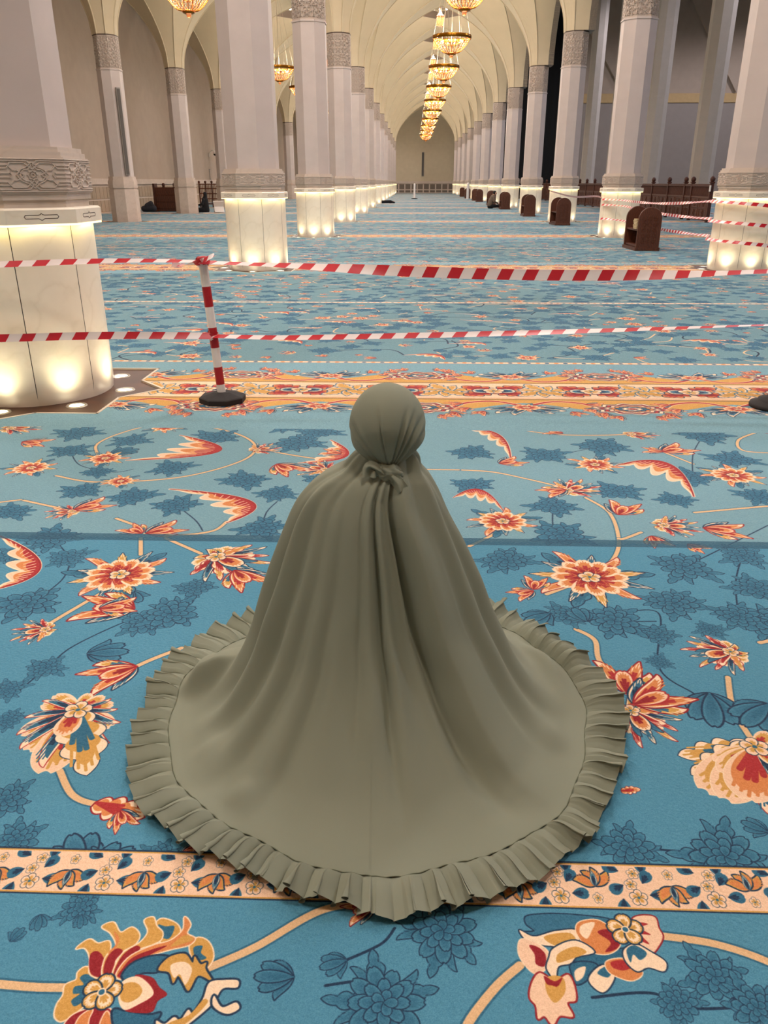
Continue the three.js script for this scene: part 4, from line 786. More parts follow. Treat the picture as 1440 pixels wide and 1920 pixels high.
// ---------------------------------------------------------------- figures
const smin = (a, b, k) => { const h = clamp(0.5 + 0.5 * (b - a) / k, 0, 1); return lerp(b, a, h) - k * h * (1 - h); };
function sdfBody(bones, center, half, res, k = 0.03) {     // tapered capsules joined smoothly, one surface
  const mc = new MarchingCubes(res, M.skin, false, false, 60000), n = mc.size, hs = n / 2, f = mc.field; mc.isolation = 0;
  for (let z = 0; z < n; z++) for (let y = 0; y < n; y++) for (let x = 0; x < n; x++) {
    const px = center[0] + (x - hs) / hs * half, py = center[1] + (y - hs) / hs * half, pz = center[2] + (z - hs) / hs * half; let d = 9;
    for (const [ax, ay, az, ra, bx, by, bz, rb] of bones) { const vx = bx - ax, vy = by - ay, vz = bz - az, L = vx * vx + vy * vy + vz * vz || 1e-9, t = clamp(((px - ax) * vx + (py - ay) * vy + (pz - az) * vz) / L, 0, 1); d = smin(d, Math.hypot(px - ax - vx * t, py - ay - vy * t, pz - az - vz * t) - lerp(ra, rb, t), k); }
    f[x + y * n + z * n * n] = -d;
  }
  mc.update(); const c = mc.count, g = new THREE.BufferGeometry(), P = mc.positionArray.slice(0, c * 3), N = mc.normalArray.slice(0, c * 3);
  for (let i = 0; i < c; i++) for (let j = 0; j < 3; j++) P[i * 3 + j] = P[i * 3 + j] * half + center[j];
  g.setAttribute('position', new THREE.BufferAttribute(P, 3)); g.setAttribute('normal', new THREE.BufferAttribute(N, 3)); return strip(g);
}
// --- the kneeling person in the green prayer robe
const person = thing('person', 'person kneeling on carpet in a sage green hooded robe with ruffled hem', 'person', [-0.075, 0, -1.93]);
{
  // body under the robe (facing away), origin at robe centre
  const B = [[-0.01, 0.19, 0, 0.11, -0.02, 0.42, -0.05, 0.085], [-0.02, 0.42, -0.05, 0.085, -0.02, 0.6, -0.06, 0.075], [-0.14, 0.625, -0.05, 0.04, 0.1, 0.625, -0.05, 0.04], [0, 0.64, -0.03, 0.06, 0.01, 0.76, -0.045, 0.045]];
  for (const s of [-1, 1]) B.push([s * 0.07, 0.17, 0.04, 0.085, s * 0.1, 0.12, -0.36, 0.065], [s * 0.1, 0.07, -0.36, 0.055, s * 0.07, 0.05, 0.05, 0.04], [s * 0.07, 0.05, 0.05, 0.04, s * 0.06, 0.04, 0.16, 0.03], [s * 0.12 - 0.02, 0.61, -0.05, 0.038, s * 0.17 - 0.02, 0.38, -0.08, 0.034], [s * 0.17 - 0.02, 0.38, -0.08, 0.034, s * 0.11, 0.25, -0.24, 0.026],
    [s * 0.11, 0.245, -0.25, 0.024, s * 0.1, 0.225, -0.31, 0.024], ...[-0.024, -0.008, 0.008, 0.024].map((o, i) => [s * 0.1 + o, 0.222, -0.315, 0.009, s * 0.1 + o * 1.1, 0.205, -0.375 + (i === 0 || i === 3 ? 0.012 : 0), 0.008]), [s * 0.085, 0.235, -0.27, 0.01, s * 0.062, 0.228, -0.31, 0.009]);
  const hc = [0.015, 0.862, -0.06];
  const H = [[hc[0], hc[1] + 0.02, hc[2] + 0.012, 0.078, hc[0], hc[1] - 0.03, hc[2] - 0.015, 0.068], [hc[0], hc[1] - 0.045, hc[2] - 0.03, 0.05, hc[0], hc[1] - 0.075, hc[2] - 0.045, 0.03], [hc[0], hc[1] + 0.0, hc[2] - 0.082, 0.012, hc[0], hc[1] - 0.03, hc[2] - 0.098, 0.014], [hc[0] - 0.02, hc[1] - 0.058, hc[2] - 0.078, 0.01, hc[0] + 0.02, hc[1] - 0.058, hc[2] - 0.078, 0.01]];
  for (const s of [-1, 1]) H.push([hc[0] + s * 0.078, hc[1] + 0.01, hc[2] + 0.015, 0.012, hc[0] + s * 0.076, hc[1] - 0.025, hc[2] + 0.01, 0.01], [hc[0] + s * 0.032, hc[1] + 0.01, hc[2] - 0.072, 0.013, hc[0] + s * 0.034, hc[1] + 0.01, hc[2] - 0.072, 0.013]);
  part('body', merge([sdfBody(B, [0, 0.4, -0.06], 0.46, 72, 0.03), sdfBody(H, hc, 0.14, 48, 0.018)]), M.skin, person);

  // robe: height, half width, reach back, reach forward, x shift, z shift
  const rows = [
    [0.815, 0.050, 0.050, 0.085, 0.012, -0.045], [0.785, 0.088, 0.066, 0.105, 0.010, -0.045], [0.755, 0.108, 0.080, 0.125, 0.000, -0.04], [0.728, 0.146, 0.100, 0.15, -0.014, -0.035],
    [0.69, 0.180, 0.116, 0.17, -0.026, -0.03], [0.64, 0.206, 0.135, 0.2, -0.030, -0.025], [0.56, 0.240, 0.160, 0.24, -0.026, -0.02], [0.46, 0.277, 0.190, 0.3, -0.022, -0.015], [0.36, 0.312, 0.226, 0.36, -0.020, -0.012],
    [0.27, 0.348, 0.272, 0.42, -0.012, -0.01], [0.185, 0.39, 0.332, 0.47, -0.01, -0.006], [0.115, 0.435, 0.395, 0.50, -0.008, -0.003], [0.065, 0.482, 0.452, 0.53, -0.006, 0], [0.035, 0.53, 0.51, 0.555, -0.004, 0], [0.02, 0.572, 0.563, 0.58, -0.002, 0], [0.013, 0.606, 0.61, 0.602, 0, 0]];
  const cr = (i, c) => { const n = rows.length - 1, k = Math.min(Math.floor(i), n - 1), t = i - k, g = (j) => rows[clamp(j, 0, n)][c], a = g(k - 1), b = g(k), d = g(k + 1), e = g(k + 2); return 0.5 * (2 * b + (d - a) * t + (2 * a - 5 * b + 4 * d - e) * t * t + (3 * b - a - 3 * d + e) * t * t * t); };
  const D = Math.PI / 180;
  // folds: start angle, end angle (0 = towards the camera, + = right), widths left/right, height, range
  const folds = [[25, 39, 4, 3, -0.05, 0.06, 0.98], [33, 49, 4.5, 15, 0.04, 0.08, 1.0], [16, 28, 8, 5, -0.012, 0.05, 0.95], [5, 9, 2.4, 2, -0.024, 0.05, 0.92], [11, 15, 3.5, 4, 0.014, 0.05, 0.9], [-1, 0, 5, 3, 0.010, 0.05, 0.9], [-8, -7, 2, 2, -0.007, 0.1, 0.8],
    [-17, -22, 5, 6, 0.010, 0.25, 0.99], [-25, -33, 3, 4, -0.014, 0.3, 1.0], [-31, -41, 3.5, 5, 0.014, 0.3, 1.0], [-39, -50, 3, 3.5, -0.018, 0.3, 0.99], [-46, -57, 3.5, 4, 0.016, 0.3, 1.0], [-54, -66, 3, 3.5, -0.022, 0.22, 0.98], [-62, -73, 5, 3.5, 0.022, 0.16, 0.95], [-72, -81, 3.5, 4, -0.024, 0.16, 0.93], [-83, -90, 6, 5, 0.020, 0.16, 0.92], [-98, -106, 7, 6, -0.014, 0.25, 0.9],
    [57, 66, 3, 3.5, -0.012, 0.3, 0.98], [65, 74, 4, 5, 0.014, 0.2, 0.95], [75, 83, 3.5, 3.5, -0.016, 0.2, 0.93], [86, 92, 6, 5, 0.014, 0.15, 0.9], [100, 108, 7, 7, -0.014, 0.2, 0.9], [125, 125, 9, 9, 0.015, 0.2, 0.95], [150, 150, 8, 8, -0.014, 0.2, 0.95], [-130, -130, 9, 9, 0.015, 0.2, 0.95], [-155, -155, 8, 8, -0.014, 0.2, 0.95], [180, 180, 9, 9, 0.014, 0.2, 0.95],
    [-58, -76, 6, 6, 0.012, -0.3, 0.5], [-40, -54, 5, 5, -0.009, -0.3, 0.5], [-78, -92, 5, 5, -0.009, -0.3, 0.5], [64, 80, 6, 6, 0.012, -0.3, 0.5], [50, 62, 5, 5, -0.009, -0.3, 0.5], [82, 96, 5, 5, -0.009, -0.3, 0.5]];
  const wrap = (a) => { a = ((a + 180) % 360 + 360) % 360 - 180; return a; };
  const foldAt = (deg, s) => { let v = 0; for (const [p0, p1, wl, wr, A, s0, s1] of folds) { const u = wrap(deg - lerp(p0, p1, s)), w = u < 0 ? wl : wr; if (Math.abs(u) > w * 3.2) continue; v += A * Math.exp(-((u / w) ** 2)) * smoothstep(s, s0 - 0.06, s0 + 0.42) * (1 - smoothstep(s, s1 - 0.28, s1)); } return v; };
  const seamR = (deg) => 1 + 0.016 * Math.sin(deg * D * 3 + 0.6) + 0.012 * Math.sin(deg * D * 7 + 2) + 0.02 * Math.exp(-((wrap(deg + 75) / 30) ** 2)) + 0.006 * Math.sin(deg * D * 17);
  const lift = (deg, s) => { const u = wrap(deg + 95); return 0.085 * Math.exp(-((u / (u < 0 ? 17 : 3.2)) ** 2)) * smoothstep(s, 0.66, 0.82) * (1 - 0.85 * smoothstep(s, 0.86, 1)) + 0.04 * Math.exp(-((wrap(deg - 112) / 13) ** 2)) * Math.exp(-(((s - 0.9) / 0.06) ** 2)) + 0.02 * Math.exp(-((wrap(deg + 62) / 5) ** 2)) * Math.exp(-(((s - 0.84) / 0.06) ** 2)) + 0.014 * Math.exp(-((wrap(deg + 40) / 4) ** 2)) * Math.exp(-(((s - 0.88) / 0.05) ** 2)) + 0.016 * Math.exp(-((wrap(deg - 70) / 6) ** 2)) * Math.exp(-(((s - 0.84) / 0.06) ** 2)); };
  const at3 = (deg, s) => {
    const i = s * (rows.length - 1), a = deg * D, sa = Math.sin(a), ca = Math.cos(a), wx = cr(i, 1), wz = cr(i, ca > 0 ? 2 : 3), mix = smoothstep(s, 0.55, 1);
    let r = 1 / Math.sqrt((sa / wx) ** 2 + (ca / wz) ** 2) * lerp(1, seamR(deg), mix); const f = foldAt(deg, s), low = smoothstep(s, 0.7, 0.95);
    r += f * (1 - 0.6 * low); const n = noise.noise(sa * 5 + 3, s * 7, ca * 5) * 0.006 * smoothstep(s, 0.2, 0.5) * (1 - low * 0.7);
    return [cr(i, 4) + sa * (r + n), Math.max(0.006, cr(i, 0) + f * low * 0.85 + lift(deg, s) + n * low), cr(i, 5) + ca * (r + n)];
  };
  part('robe', grid(540, 230, (u, v) => at3(u * 360, v), true), M.cloth, person);
  // ruffle gathered onto the seam
  const edge = (deg) => at3(deg, 1);
  let ph = 0; const N = 2600, phase = []; const r0 = rng(12); let step = 1, target = 1;
  for (let i = 0; i < N; i++) { if (i % 26 === 0) target = 0.65 + r0() * 0.8; step = lerp(step, target, 0.08); ph += step; phase.push(ph); }
  const turns = 68 * 2 * Math.PI / ph;
  const amp = [...Array(69)].map(() => 0.55 + r0() * 0.8);
  const ruf = (u, v) => {
    const i = Math.floor(u * N) % N, deg = u * 360, a = deg * D, t = phase[i] * turns, [x, y, z] = edge(deg), len = Math.hypot(x, z), nx = x / len, nz = z / len, A = amp[Math.floor(t / 6.2832) % 68];
    const W = 0.104 * (1 + 0.12 * Math.sin(deg * D * 5) + 0.05 * Math.sin(t * 0.37)), q = Math.pow(v, 0.8);
    const wave = Math.sin(t), hi = (0.5 + 0.5 * wave), h = 0.004 + y * (1 - v * 0.7) * 0.5 + A * (0.005 * (1 - v) + 0.044 * q) * Math.pow(hi, 0.85) + 0.006 * Math.sin(Math.PI * Math.min(1, v * 1.4)) ;
    const lat = -A * (0.011 * q + 0.001) * Math.sin(2 * t + 0.4), out = W * v * (0.97 + 0.07 * hi * v);
    const pile = 0.03 * Math.exp(-((wrap(deg - 118) / 12) ** 2)) * Math.sin(v * 3.1);
    return [x + nx * out - nz * lat, h + pile, z + nz * out + nx * lat];
  };
  part('ruffle_hem', grid(N, 12, ruf, true), M.cloth, person);
  const pts = [...Array(360)].map((_, i) => { const e = edge(i); return new THREE.Vector3(e[0], e[1] + 0.001 + 0.0015 * Math.sin(i * 1.7), e[2]); });
  part('seam', new THREE.TubeGeometry(new THREE.CatmullRomCurve3(pts, true), 900, 0.0014, 5, true), M.seam, person);

  // hood drawn tight over the head and gathered into the knot
  const K = [0.022, 0.765, 0.022];
  const kd = new THREE.Vector3(K[0] - hc[0], K[1] - hc[1], K[2] - hc[2]).normalize();
  const creases = [[-1.05, 0.07, 0.004], [-0.78, 0.05, 0.005], [-0.62, 0.05, 0.004], [-0.16, 0.022, 0.0035], [0.24, 0.035, 0.006], [0.36, 0.03, 0.005], [0.5, 0.045, 0.0055], [0.68, 0.05, 0.004], [0.95, 0.07, 0.004]];
  const hood = grid(200, 130, (u, v) => {
    const th = u * 2 * Math.PI, ph2 = v * Math.PI, n = new THREE.Vector3(Math.sin(ph2) * Math.sin(th), Math.cos(ph2), Math.sin(ph2) * Math.cos(th));
    const ry = n.y > 0 ? 0.112 : 0.108, rz = n.z > 0 ? 0.112 : 0.1, p = new THREE.Vector3(hc[0] + n.x * 0.1, hc[1] + n.y * ry, hc[2] + 0.005 + n.z * rz);
    const ang = n.angleTo(kd), w = Math.pow(clamp(1 - ang / 1.05, 0, 1), 1.45);
    const psi = Math.atan2(p.x - K[0], p.y - K[1] + 0.02); let dent = 0;
    if (n.z > -0.3) for (const [c, wd, a] of creases) { const uu = (psi - c) / wd; if (Math.abs(uu) < 3) dent += 1.8 * a * (Math.exp(-uu * uu) - 0.45 * Math.exp(-((uu - 1.5) ** 2))) * (1 - smoothstep(ang, 0.9, 1.75)) * smoothstep(n.z, -0.3, 0.1); }
    const fine = 0.003 * Math.sin(psi * 34) * Math.exp(-(((ang - 0.25) / 0.2) ** 2));
    p.addScaledVector(n, -dent + fine * (1 - w)); p.lerp(new THREE.Vector3(...K), w * 0.9);
    if (n.z < -0.55 && n.y < 0.55 && n.y > -0.75) { p.z += (-0.55 - n.z) * 0.02; }
    return p.toArray();
  });
  { // opening for the face, on the far side
    const idx = hood.index.array, p = hood.attributes.position, keep = []; for (let i = 0; i < idx.length; i += 3) { let cx = 0, cy = 0, cz = 0; for (let j = 0; j < 3; j++) { cx += p.getX(idx[i + j]) / 3; cy += p.getY(idx[i + j]) / 3; cz += p.getZ(idx[i + j]) / 3; } if (cz < hc[2] - 0.03 && ((cx - hc[0]) / 0.066) ** 2 + ((cy - hc[1] + 0.01) / 0.078) ** 2 < 1) continue; keep.push(idx[i], idx[i + 1], idx[i + 2]); } hood.setIndex(keep);
  }
  part('hood', hood, M.cloth, person);
  // knot with two crumpled tails
  const lump = (cx, cy, cz, rx, ry, rz, seed) => { const g = new THREE.SphereGeometry(1, 40, 28), p = g.attributes.position; for (let i = 0; i < p.count; i++) { const x = p.getX(i), y = p.getY(i), z = p.getZ(i), k = 1 + 0.22 * noise.noise(x * 2.2 + seed, y * 3 + seed, z * 2.2) + 0.1 * Math.sin(x * 9 + y * 5 + seed); p.setXYZ(i, cx + x * rx * k, cy + y * ry * k, cz + z * rz * k); } g.computeVertexNormals(); return g; };
  const tail = (pts, w0, w1, tw) => { const c = new THREE.CatmullRomCurve3(pts.map((p) => new THREE.Vector3(...p))), n = 24, m = 8; return grid(m, n, (u, v) => { const p = c.getPoint(v), t = c.getTangent(v), side = new THREE.Vector3(0, 0, 1).cross(t).normalize(), w = lerp(w0, w1, v), s = (u - 0.5) * 2; return [p.x + side.x * s * w, p.y + side.y * s * w, p.z + 0.006 * Math.sin(s * 4 + v * tw) + 0.004 * (1 - s * s)]; }); };
  const knot = part('knot', merge([lump(K[0], K[1] - 0.002, K[2] + 0.012, 0.036, 0.022, 0.02, 1), lump(K[0] - 0.02, K[1] + 0.004, K[2] + 0.013, 0.026, 0.015, 0.014, 4), lump(K[0] + 0.014, K[1] - 0.012, K[2] + 0.018, 0.021, 0.015, 0.013, 7)]), M.cloth, person);
  part('knot_tail', tail([[K[0] - 0.01, K[1] + 0.002, K[2] + 0.022], [K[0] - 0.032, K[1] + 0.014, K[2] + 0.024], [K[0] - 0.05, K[1] + 0.014, K[2] + 0.02], [K[0] - 0.05, K[1] - 0.008, K[2] + 0.03]], 0.009, 0.018, 5), M.cloth, knot);
  part('knot_tail', tail([[K[0] + 0.004, K[1] - 0.008, K[2] + 0.026], [K[0] + 0.022, K[1] - 0.022, K[2] + 0.034], [K[0] + 0.034, K[1] - 0.038, K[2] + 0.04]], 0.011, 0.019, 3), M.cloth, knot);
}
// --- person in black sitting by the left aisle column
{
  const t = thing('person', 'person in a black robe sitting on the carpet against a plain left aisle column', 'person', [-10.95, 0, -44.1], Math.PI / 2 + 2.9);
  const head = [0, 0.82, 0.0]; part('body', sdfBody([[0, 0.76, 0.02, 0.055, 0, 0.88, 0, 0.085], [0, 0.84, 0.07, 0.02, 0, 0.81, 0.09, 0.02], [0, 0.7, 0.01, 0.05, 0, 0.76, 0.02, 0.05], [-0.16, 0.36, 0.28, 0.035, -0.1, 0.34, 0.4, 0.03], [0.16, 0.36, 0.28, 0.035, 0.1, 0.34, 0.4, 0.03]], [0, 0.6, 0.15], 0.4, 48), M.skin, t);
  part('robe', sdfBody([[0, 0.12, 0, 0.2, 0, 0.42, 0, 0.17], [0, 0.42, 0, 0.17, 0, 0.6, 0.01, 0.15], [-0.17, 0.62, 0.01, 0.07, -0.22, 0.4, 0.06, 0.06], [-0.22, 0.4, 0.06, 0.06, -0.15, 0.36, 0.28, 0.05], [0.17, 0.62, 0.01, 0.07, 0.22, 0.4, 0.06, 0.06], [0.22, 0.4, 0.06, 0.06, 0.15, 0.36, 0.28, 0.05], [-0.12, 0.12, 0.05, 0.12, -0.2, 0.13, 0.42, 0.1], [0.12, 0.12, 0.05, 0.12, 0.2, 0.13, 0.42, 0.1], [-0.2, 0.1, 0.42, 0.09, 0.05, 0.07, 0.3, 0.06], [0.2, 0.1, 0.42, 0.09, -0.05, 0.07, 0.3, 0.06], [0, 0.9, -0.03, 0.1, 0, 0.78, -0.04, 0.09], [0, 0.75, -0.02, 0.09, 0, 0.6, 0, 0.15]], [0, 0.5, 0.12], 0.56, 64, 0.04), M.blackCloth, t);
}
{
  const t = thing('book_rest', 'low white folding rest in front of the person in black', 'stand', [-10.15, 0, -43.7], 0.4);
  for (const s of [-1, 1]) part('board', bbox(0.5, 0.62, 0.03, 0, 0, 0, 0.005).rotateX(s * 0.5).translate(0, 0.285, 0), M.whiteCloth, t);
}
single('bag', sdfBody([[-0.3, 0.16, 0, 0.15, 0.25, 0.15, 0.05, 0.14], [-0.1, 0.3, 0, 0.15, 0.1, 0.42, 0, 0.13], [0.1, 0.38, 0, 0.1, 0.25, 0.2, 0, 0.12]], [0, 0.3, 0], 0.62, 32, 0.05), M.bag, 'dark soft bag on the carpet beside the brown wooden cabinet', 'bag', null, [-14.1, 0, -44.6]);
single('bag', sdfBody([[-0.5, 0.1, 0, 0.1, 0.3, 0.12, 0, 0.11], [0.3, 0.1, 0, 0.1, 0.6, 0.06, 0.05, 0.06]], [0.05, 0.2, 0], 0.75, 32, 0.05), M.blackCloth, 'low black bundle lying near the far left nave columns', 'bundle', null, [-2.0, 0, -63]);
{
  const t = thing('person', 'person in grey jacket and black trousers sitting beside a far right bookcase', 'person', [4.66, 0, -50.4], 0);
  part('body', sdfBody([[0.1, 0.78, 0, 0.055, 0.19, 0.86, 0, 0.085], [0.26, 0.83, 0, 0.02, 0.28, 0.81, 0, 0.02], [0.1, 0.68, 0, 0.05, 0.12, 0.78, 0, 0.05], [0.35, 0.3, 0.12, 0.03, 0.43, 0.26, 0.12, 0.035], [0.35, 0.3, -0.12, 0.03, 0.43, 0.26, -0.12, 0.035]], [0.2, 0.6, 0], 0.42, 44), M.skin, t);
  part('hair', sdfBody([[0.16, 0.9, 0, 0.09, 0.14, 0.84, 0, 0.085]], [0.15, 0.87, 0], 0.16, 24), M.hair, t);
  part('jacket', sdfBody([[-0.08, 0.22, 0, 0.17, 0, 0.45, 0, 0.17], [0, 0.45, 0, 0.17, 0.07, 0.62, 0, 0.15], [0.07, 0.64, -0.15, 0.07, 0.14, 0.4, -0.22, 0.06], [0.14, 0.4, -0.22, 0.055, 0.35, 0.3, -0.12, 0.045], [0.07, 0.64, 0.15, 0.07, 0.14, 0.4, 0.22, 0.06], [0.14, 0.4, 0.22, 0.055, 0.35, 0.3, 0.12, 0.045]], [0.1, 0.42, 0], 0.42, 48, 0.04), M.greyCloth, t);
  part('trousers', sdfBody([[-0.1, 0.12, 0, 0.14, 0, 0.12, 0, 0.14], [0, 0.13, -0.1, 0.1, 0.45, 0.14, -0.16, 0.08], [0.45, 0.14, -0.16, 0.08, 0.86, 0.07, -0.1, 0.06], [0, 0.13, 0.1, 0.1, 0.42, 0.14, 0.16, 0.08], [0.42, 0.14, 0.16, 0.08, 0.8, 0.07, 0.1, 0.06]], [0.35, 0.2, 0], 0.62, 48, 0.03), M.blackCloth, t);
}

// ---------------------------------------------------------------- barrier posts and tape
function barrierPost(pos, lean, label, round) {
  const t = thing('barrier_post', label, 'barrier post', pos, 0, 'red and white barrier posts');
  if (round) part('rubber_base', new THREE.LatheGeometry([[0, 0], [0.165, 0], [0.17, 0.012], [0.165, 0.03], [0.12, 0.045], [0.115, 0.06], [0.06, 0.075], [0.055, 0.1], [0.04, 0.105], [0, 0.105]].map((p) => new THREE.Vector2(...p)), 40), M.rubber, t);
  else part('rubber_base', merge([oct(0.166, 0, 0.036, 0.168), oct(0.168, 0.036, 0.042, 0.16), oct(0.16, 0.042, 0.07, 0.06)]), M.rubber, t);
  const g = new THREE.Group(); g.name = 'pole'; g.rotation.z = lean; t.add(g);
  const y = [0.06, 0.125, 0.25, 0.385, 0.525, 0.665, 0.80, 0.945];
  for (let i = 0; i + 1 < y.length; i++) part(i % 2 ? 'red_stripe' : 'white_stripe', flat(new THREE.CylinderGeometry(0.031, 0.031, y[i + 1] - y[i], 12, 1).translate(0, (y[i] + y[i + 1]) / 2, 0)), i % 2 ? M.redPlastic : M.whitePlastic, g);
  part('cap', new THREE.LatheGeometry([[0.034, 0.945], [0.036, 0.95], [0.036, 0.985], [0.03, 0.995], [0, 0.998]].map((p) => new THREE.Vector2(...p)), 20), M.redPlastic, g);
}
barrierPost([-1.35, 0, -5.474], 0.062, 'red and white barrier post on black octagonal base beside the first left column');
barrierPost([2.54, 0, -5.43], 0, 'barrier post with round black base at the right edge of the carpet', true);
barrierPost([-4.7, 0, -4.72], 0, 'barrier post beyond the first left column, left end of the tape', true);
const tapeTex = (() => { const cv = canvas(512, 64), c = cv.getContext('2d'); c.fillStyle = '#e9dcd8'; c.fillRect(0, 0, 512, 64); c.fillStyle = '#c01c2c'; for (let i = -1; i < 3; i++) { c.beginPath(); const x = i * 256; c.moveTo(x, 64); c.lineTo(x + 128, 64); c.lineTo(x + 178, 0); c.lineTo(x + 50, 0); c.fill(); } return ctex(cv); })();
const tapeMat = phys({ map: tapeTex, roughness: 0.35, transmission: 0.12, thickness: 0 });
function tape(pts, width, twist, label, period = 0.33) {
  const c = new THREE.CatmullRomCurve3(pts.map((p) => new THREE.Vector3(p[0], p[1], p[2]))), L = c.getLength(), n = Math.ceil(L / 0.03);
  const g = grid(n, 2, (u, v) => { const p = c.getPointAt(u), t = c.getTangentAt(u), s = new THREE.Vector3(0, 1, 0).cross(t).normalize(), up = t.clone().cross(s), a = twist(u * L), w = width * (v - 0.5); return [p.x + (up.x * Math.cos(a) + s.x * Math.sin(a)) * w, p.y + (up.y * Math.cos(a) + s.y * Math.sin(a)) * w, p.z + (up.z * Math.cos(a) + s.z * Math.sin(a)) * w + 0.002 * Math.cos(v * 6)]; });
  const uv = g.attributes.uv; for (let i = 0; i < uv.count; i++) uv.setX(i, uv.getX(i) * L / period); 
  return single('barrier_tape', g, tapeMat, label, 'barrier tape', 'red and white barrier tapes');
}
tape([[-4.7, 0.92, -4.755], [-3.6, 0.95, -4.93], [-2.582, 0.974, -5.11], [-1.9, 0.98, -5.31], [-1.43, 0.965, -5.438]], 0.046, (s) => 1.0 + 0.3 * Math.sin(s * 2.2), 'upper red and white tape crossing in front of the first left column');
tape([[-1.42, 0.96, -5.435], [-0.833, 0.939, -5.44], [-0.011, 0.904, -5.43], [0.804, 0.885, -5.42], [1.676, 0.89, -5.41], [2.325, 0.914, -5.4], [2.54, 0.925, -5.39]], 0.07, (s) => 1.35 - 1.15 * smoothstep(s, 0.3, 1.6) + 1.1 * smoothstep(s, 2.6, 3.6), 'long upper red and white tape sagging between the two barrier posts');
tape([[-4.7, 0.5, -4.755], [-3.4, 0.505, -4.97], [-2.672, 0.509, -5.11], [-2.0, 0.5, -5.28], [-1.385, 0.472, -5.438]], 0.05, (s) => 0.5 + 0.35 * Math.sin(s * 1.7 + 1), 'lower red and white tape crossing in front of the first left column');
tape([[-1.375, 0.47, -5.438], [-0.9, 0.462, -5.44], [-0.263, 0.476, -5.43], [0.831, 0.508, -5.42], [2.388, 0.57, -5.4], [2.54, 0.576, -5.39]], 0.05, (s) => 1.25 - 0.35 * Math.sin(s * 1.1), 'long lower red and white tape between the two barrier posts');
{ // tape wound round the post heads
  const wind = (x, y, z, r, n, label) => { const p = [...Array(n * 14 + 1)].map((_, i) => { const a = i / 14 * 6.2832; return [x + Math.cos(a) * r * (1 + 0.1 * Math.sin(i)), y + 0.012 * Math.sin(i * 0.9) + (i / 14 / n - 0.5) * 0.02, z + Math.sin(a) * r]; }); tape(p, 0.035, (s) => 0.3 * Math.sin(s * 9), label, 0.25); };
  wind(-1.41, 0.96, -5.474, 0.042, 2, 'tape knotted round the head of the octagonal based barrier post'); wind(-1.38, 0.47, -5.474, 0.036, 2, 'tape wound round the middle of the octagonal based barrier post');
  tape([[-1.40, 0.965, -5.43], [-1.46, 0.955, -5.40], [-1.53, 0.945, -5.40], [-1.6, 0.95, -5.41]], 0.05, (s) => 0.5 + s * 9, 'loose left end of tape at the head of the barrier post', 0.2);
  tape([[-1.40, 0.965, -5.43], [-1.36, 0.985, -5.40], [-1.31, 1.01, -5.40]], 0.04, (s) => 0.4 + s * 6, 'loose right end of tape at the head of the barrier post', 0.2);
}
const rightTape = (h0, h1, lab, sag) => {
  const f0 = XR - 0.56, z1 = -dk(1), z2 = -dk(2), sg = (a, b, n, s) => [...Array(n + 1)].map((_, i) => { const t = i / n; return [lerp(a[0], b[0], t), lerp(a[1], b[1], t) - s * 4 * t * (1 - t), lerp(a[2], b[2], t)]; });
  tape([[f0, h1, z2 + 0.2], [f0 + 0.1, h1, z2 + 0.45], ...sg([XR - 0.2, h1 - 0.01, z2 + 1.4], [XR - 0.2, h0 - 0.01, z1 - 1.2], 8, sag), [f0 + 0.1, h0, z1 - 0.42], [f0, h0, z1 - 0.2]], 0.06, (s) => 0.5 + 0.5 * Math.sin(s * 2), `${lab} tape strung between second and third right nave columns`, 0.4);
  tape(sg([f0 - 0.02, h0, z1 - 0.22], [f0 - 0.02, h0, z1 + 0.24], 4, 0).concat([[XR - 0.26, h0 - 0.02, z1 + 0.58], [XR + 0.26, h0 - 0.07, z1 + 0.58], [XR + 0.7, h0 - 0.14, z1 + 0.45]]), 0.06, (s) => 0.4 + 0.4 * Math.sin(s * 3), `${lab} tape wrapped round the base of the second right nave column`, 0.4);
};
rightTape(1.13, 1.0, 'highest', 0.06); rightTape(0.81, 0.86, 'middle', 0.05); rightTape(0.5, 0.49, 'lowest', 0.04);
tape([[XR - 0.56, 1.02, -dk(2) + 0.2], [XR - 0.56, 1.06, -dk(2) - 0.2], [XR - 0.56, 1.0, -28.5], [XR - 0.56, 1.13, -dk(3) + 0.2]], 0.06, (s) => 0.5, 'red and white tape strung from the third to the fourth right nave column', 0.4);

// ---------------------------------------------------------------- wooden bookcases along the right nave row
const arch = (w, h, d, b = 0.012) => { const s = new THREE.Shape(), r = w / 2; s.moveTo(-r, 0); s.lineTo(r, 0); s.lineTo(r, h - r * 0.95); s.absellipse(0, h - r * 0.95, r, r * 0.95, 0, Math.PI, false); s.lineTo(-r, 0); return new THREE.ExtrudeGeometry(s, { depth: d - 2 * b, bevelThickness: b, bevelSize: b, bevelSegments: 2, curveSegments: 20 }); };
G.endPanel = worldUV(arch(0.5, 0.86, 0.05), 2.5);
G.endCarving = (() => { const L = [], n = 5; for (let j = 0; j < n; j++) for (let i = 0; i < 3; i++) { const u = (i - 1) * 0.125, v = 0.14 + j * 0.12, st = [...Array(17)].map((_, k) => { const r = k % 2 ? 0.026 : 0.052, a = k * Math.PI / 8; return [u + Math.cos(a) * r, v + Math.sin(a) * r]; }); L.push(st); } return straps(L, 0.012, 0.006); })();
G.caseShelf = bbox(0.46, 0.035, 0.98, 0, 0, 0, 0.006); G.caseBack = bbox(0.03, 0.7, 0.98, 0, 0, 0, 0.006); G.caseFoot = bbox(0.56, 0.07, 1.1, 0, 0.035, 0, 0.01);
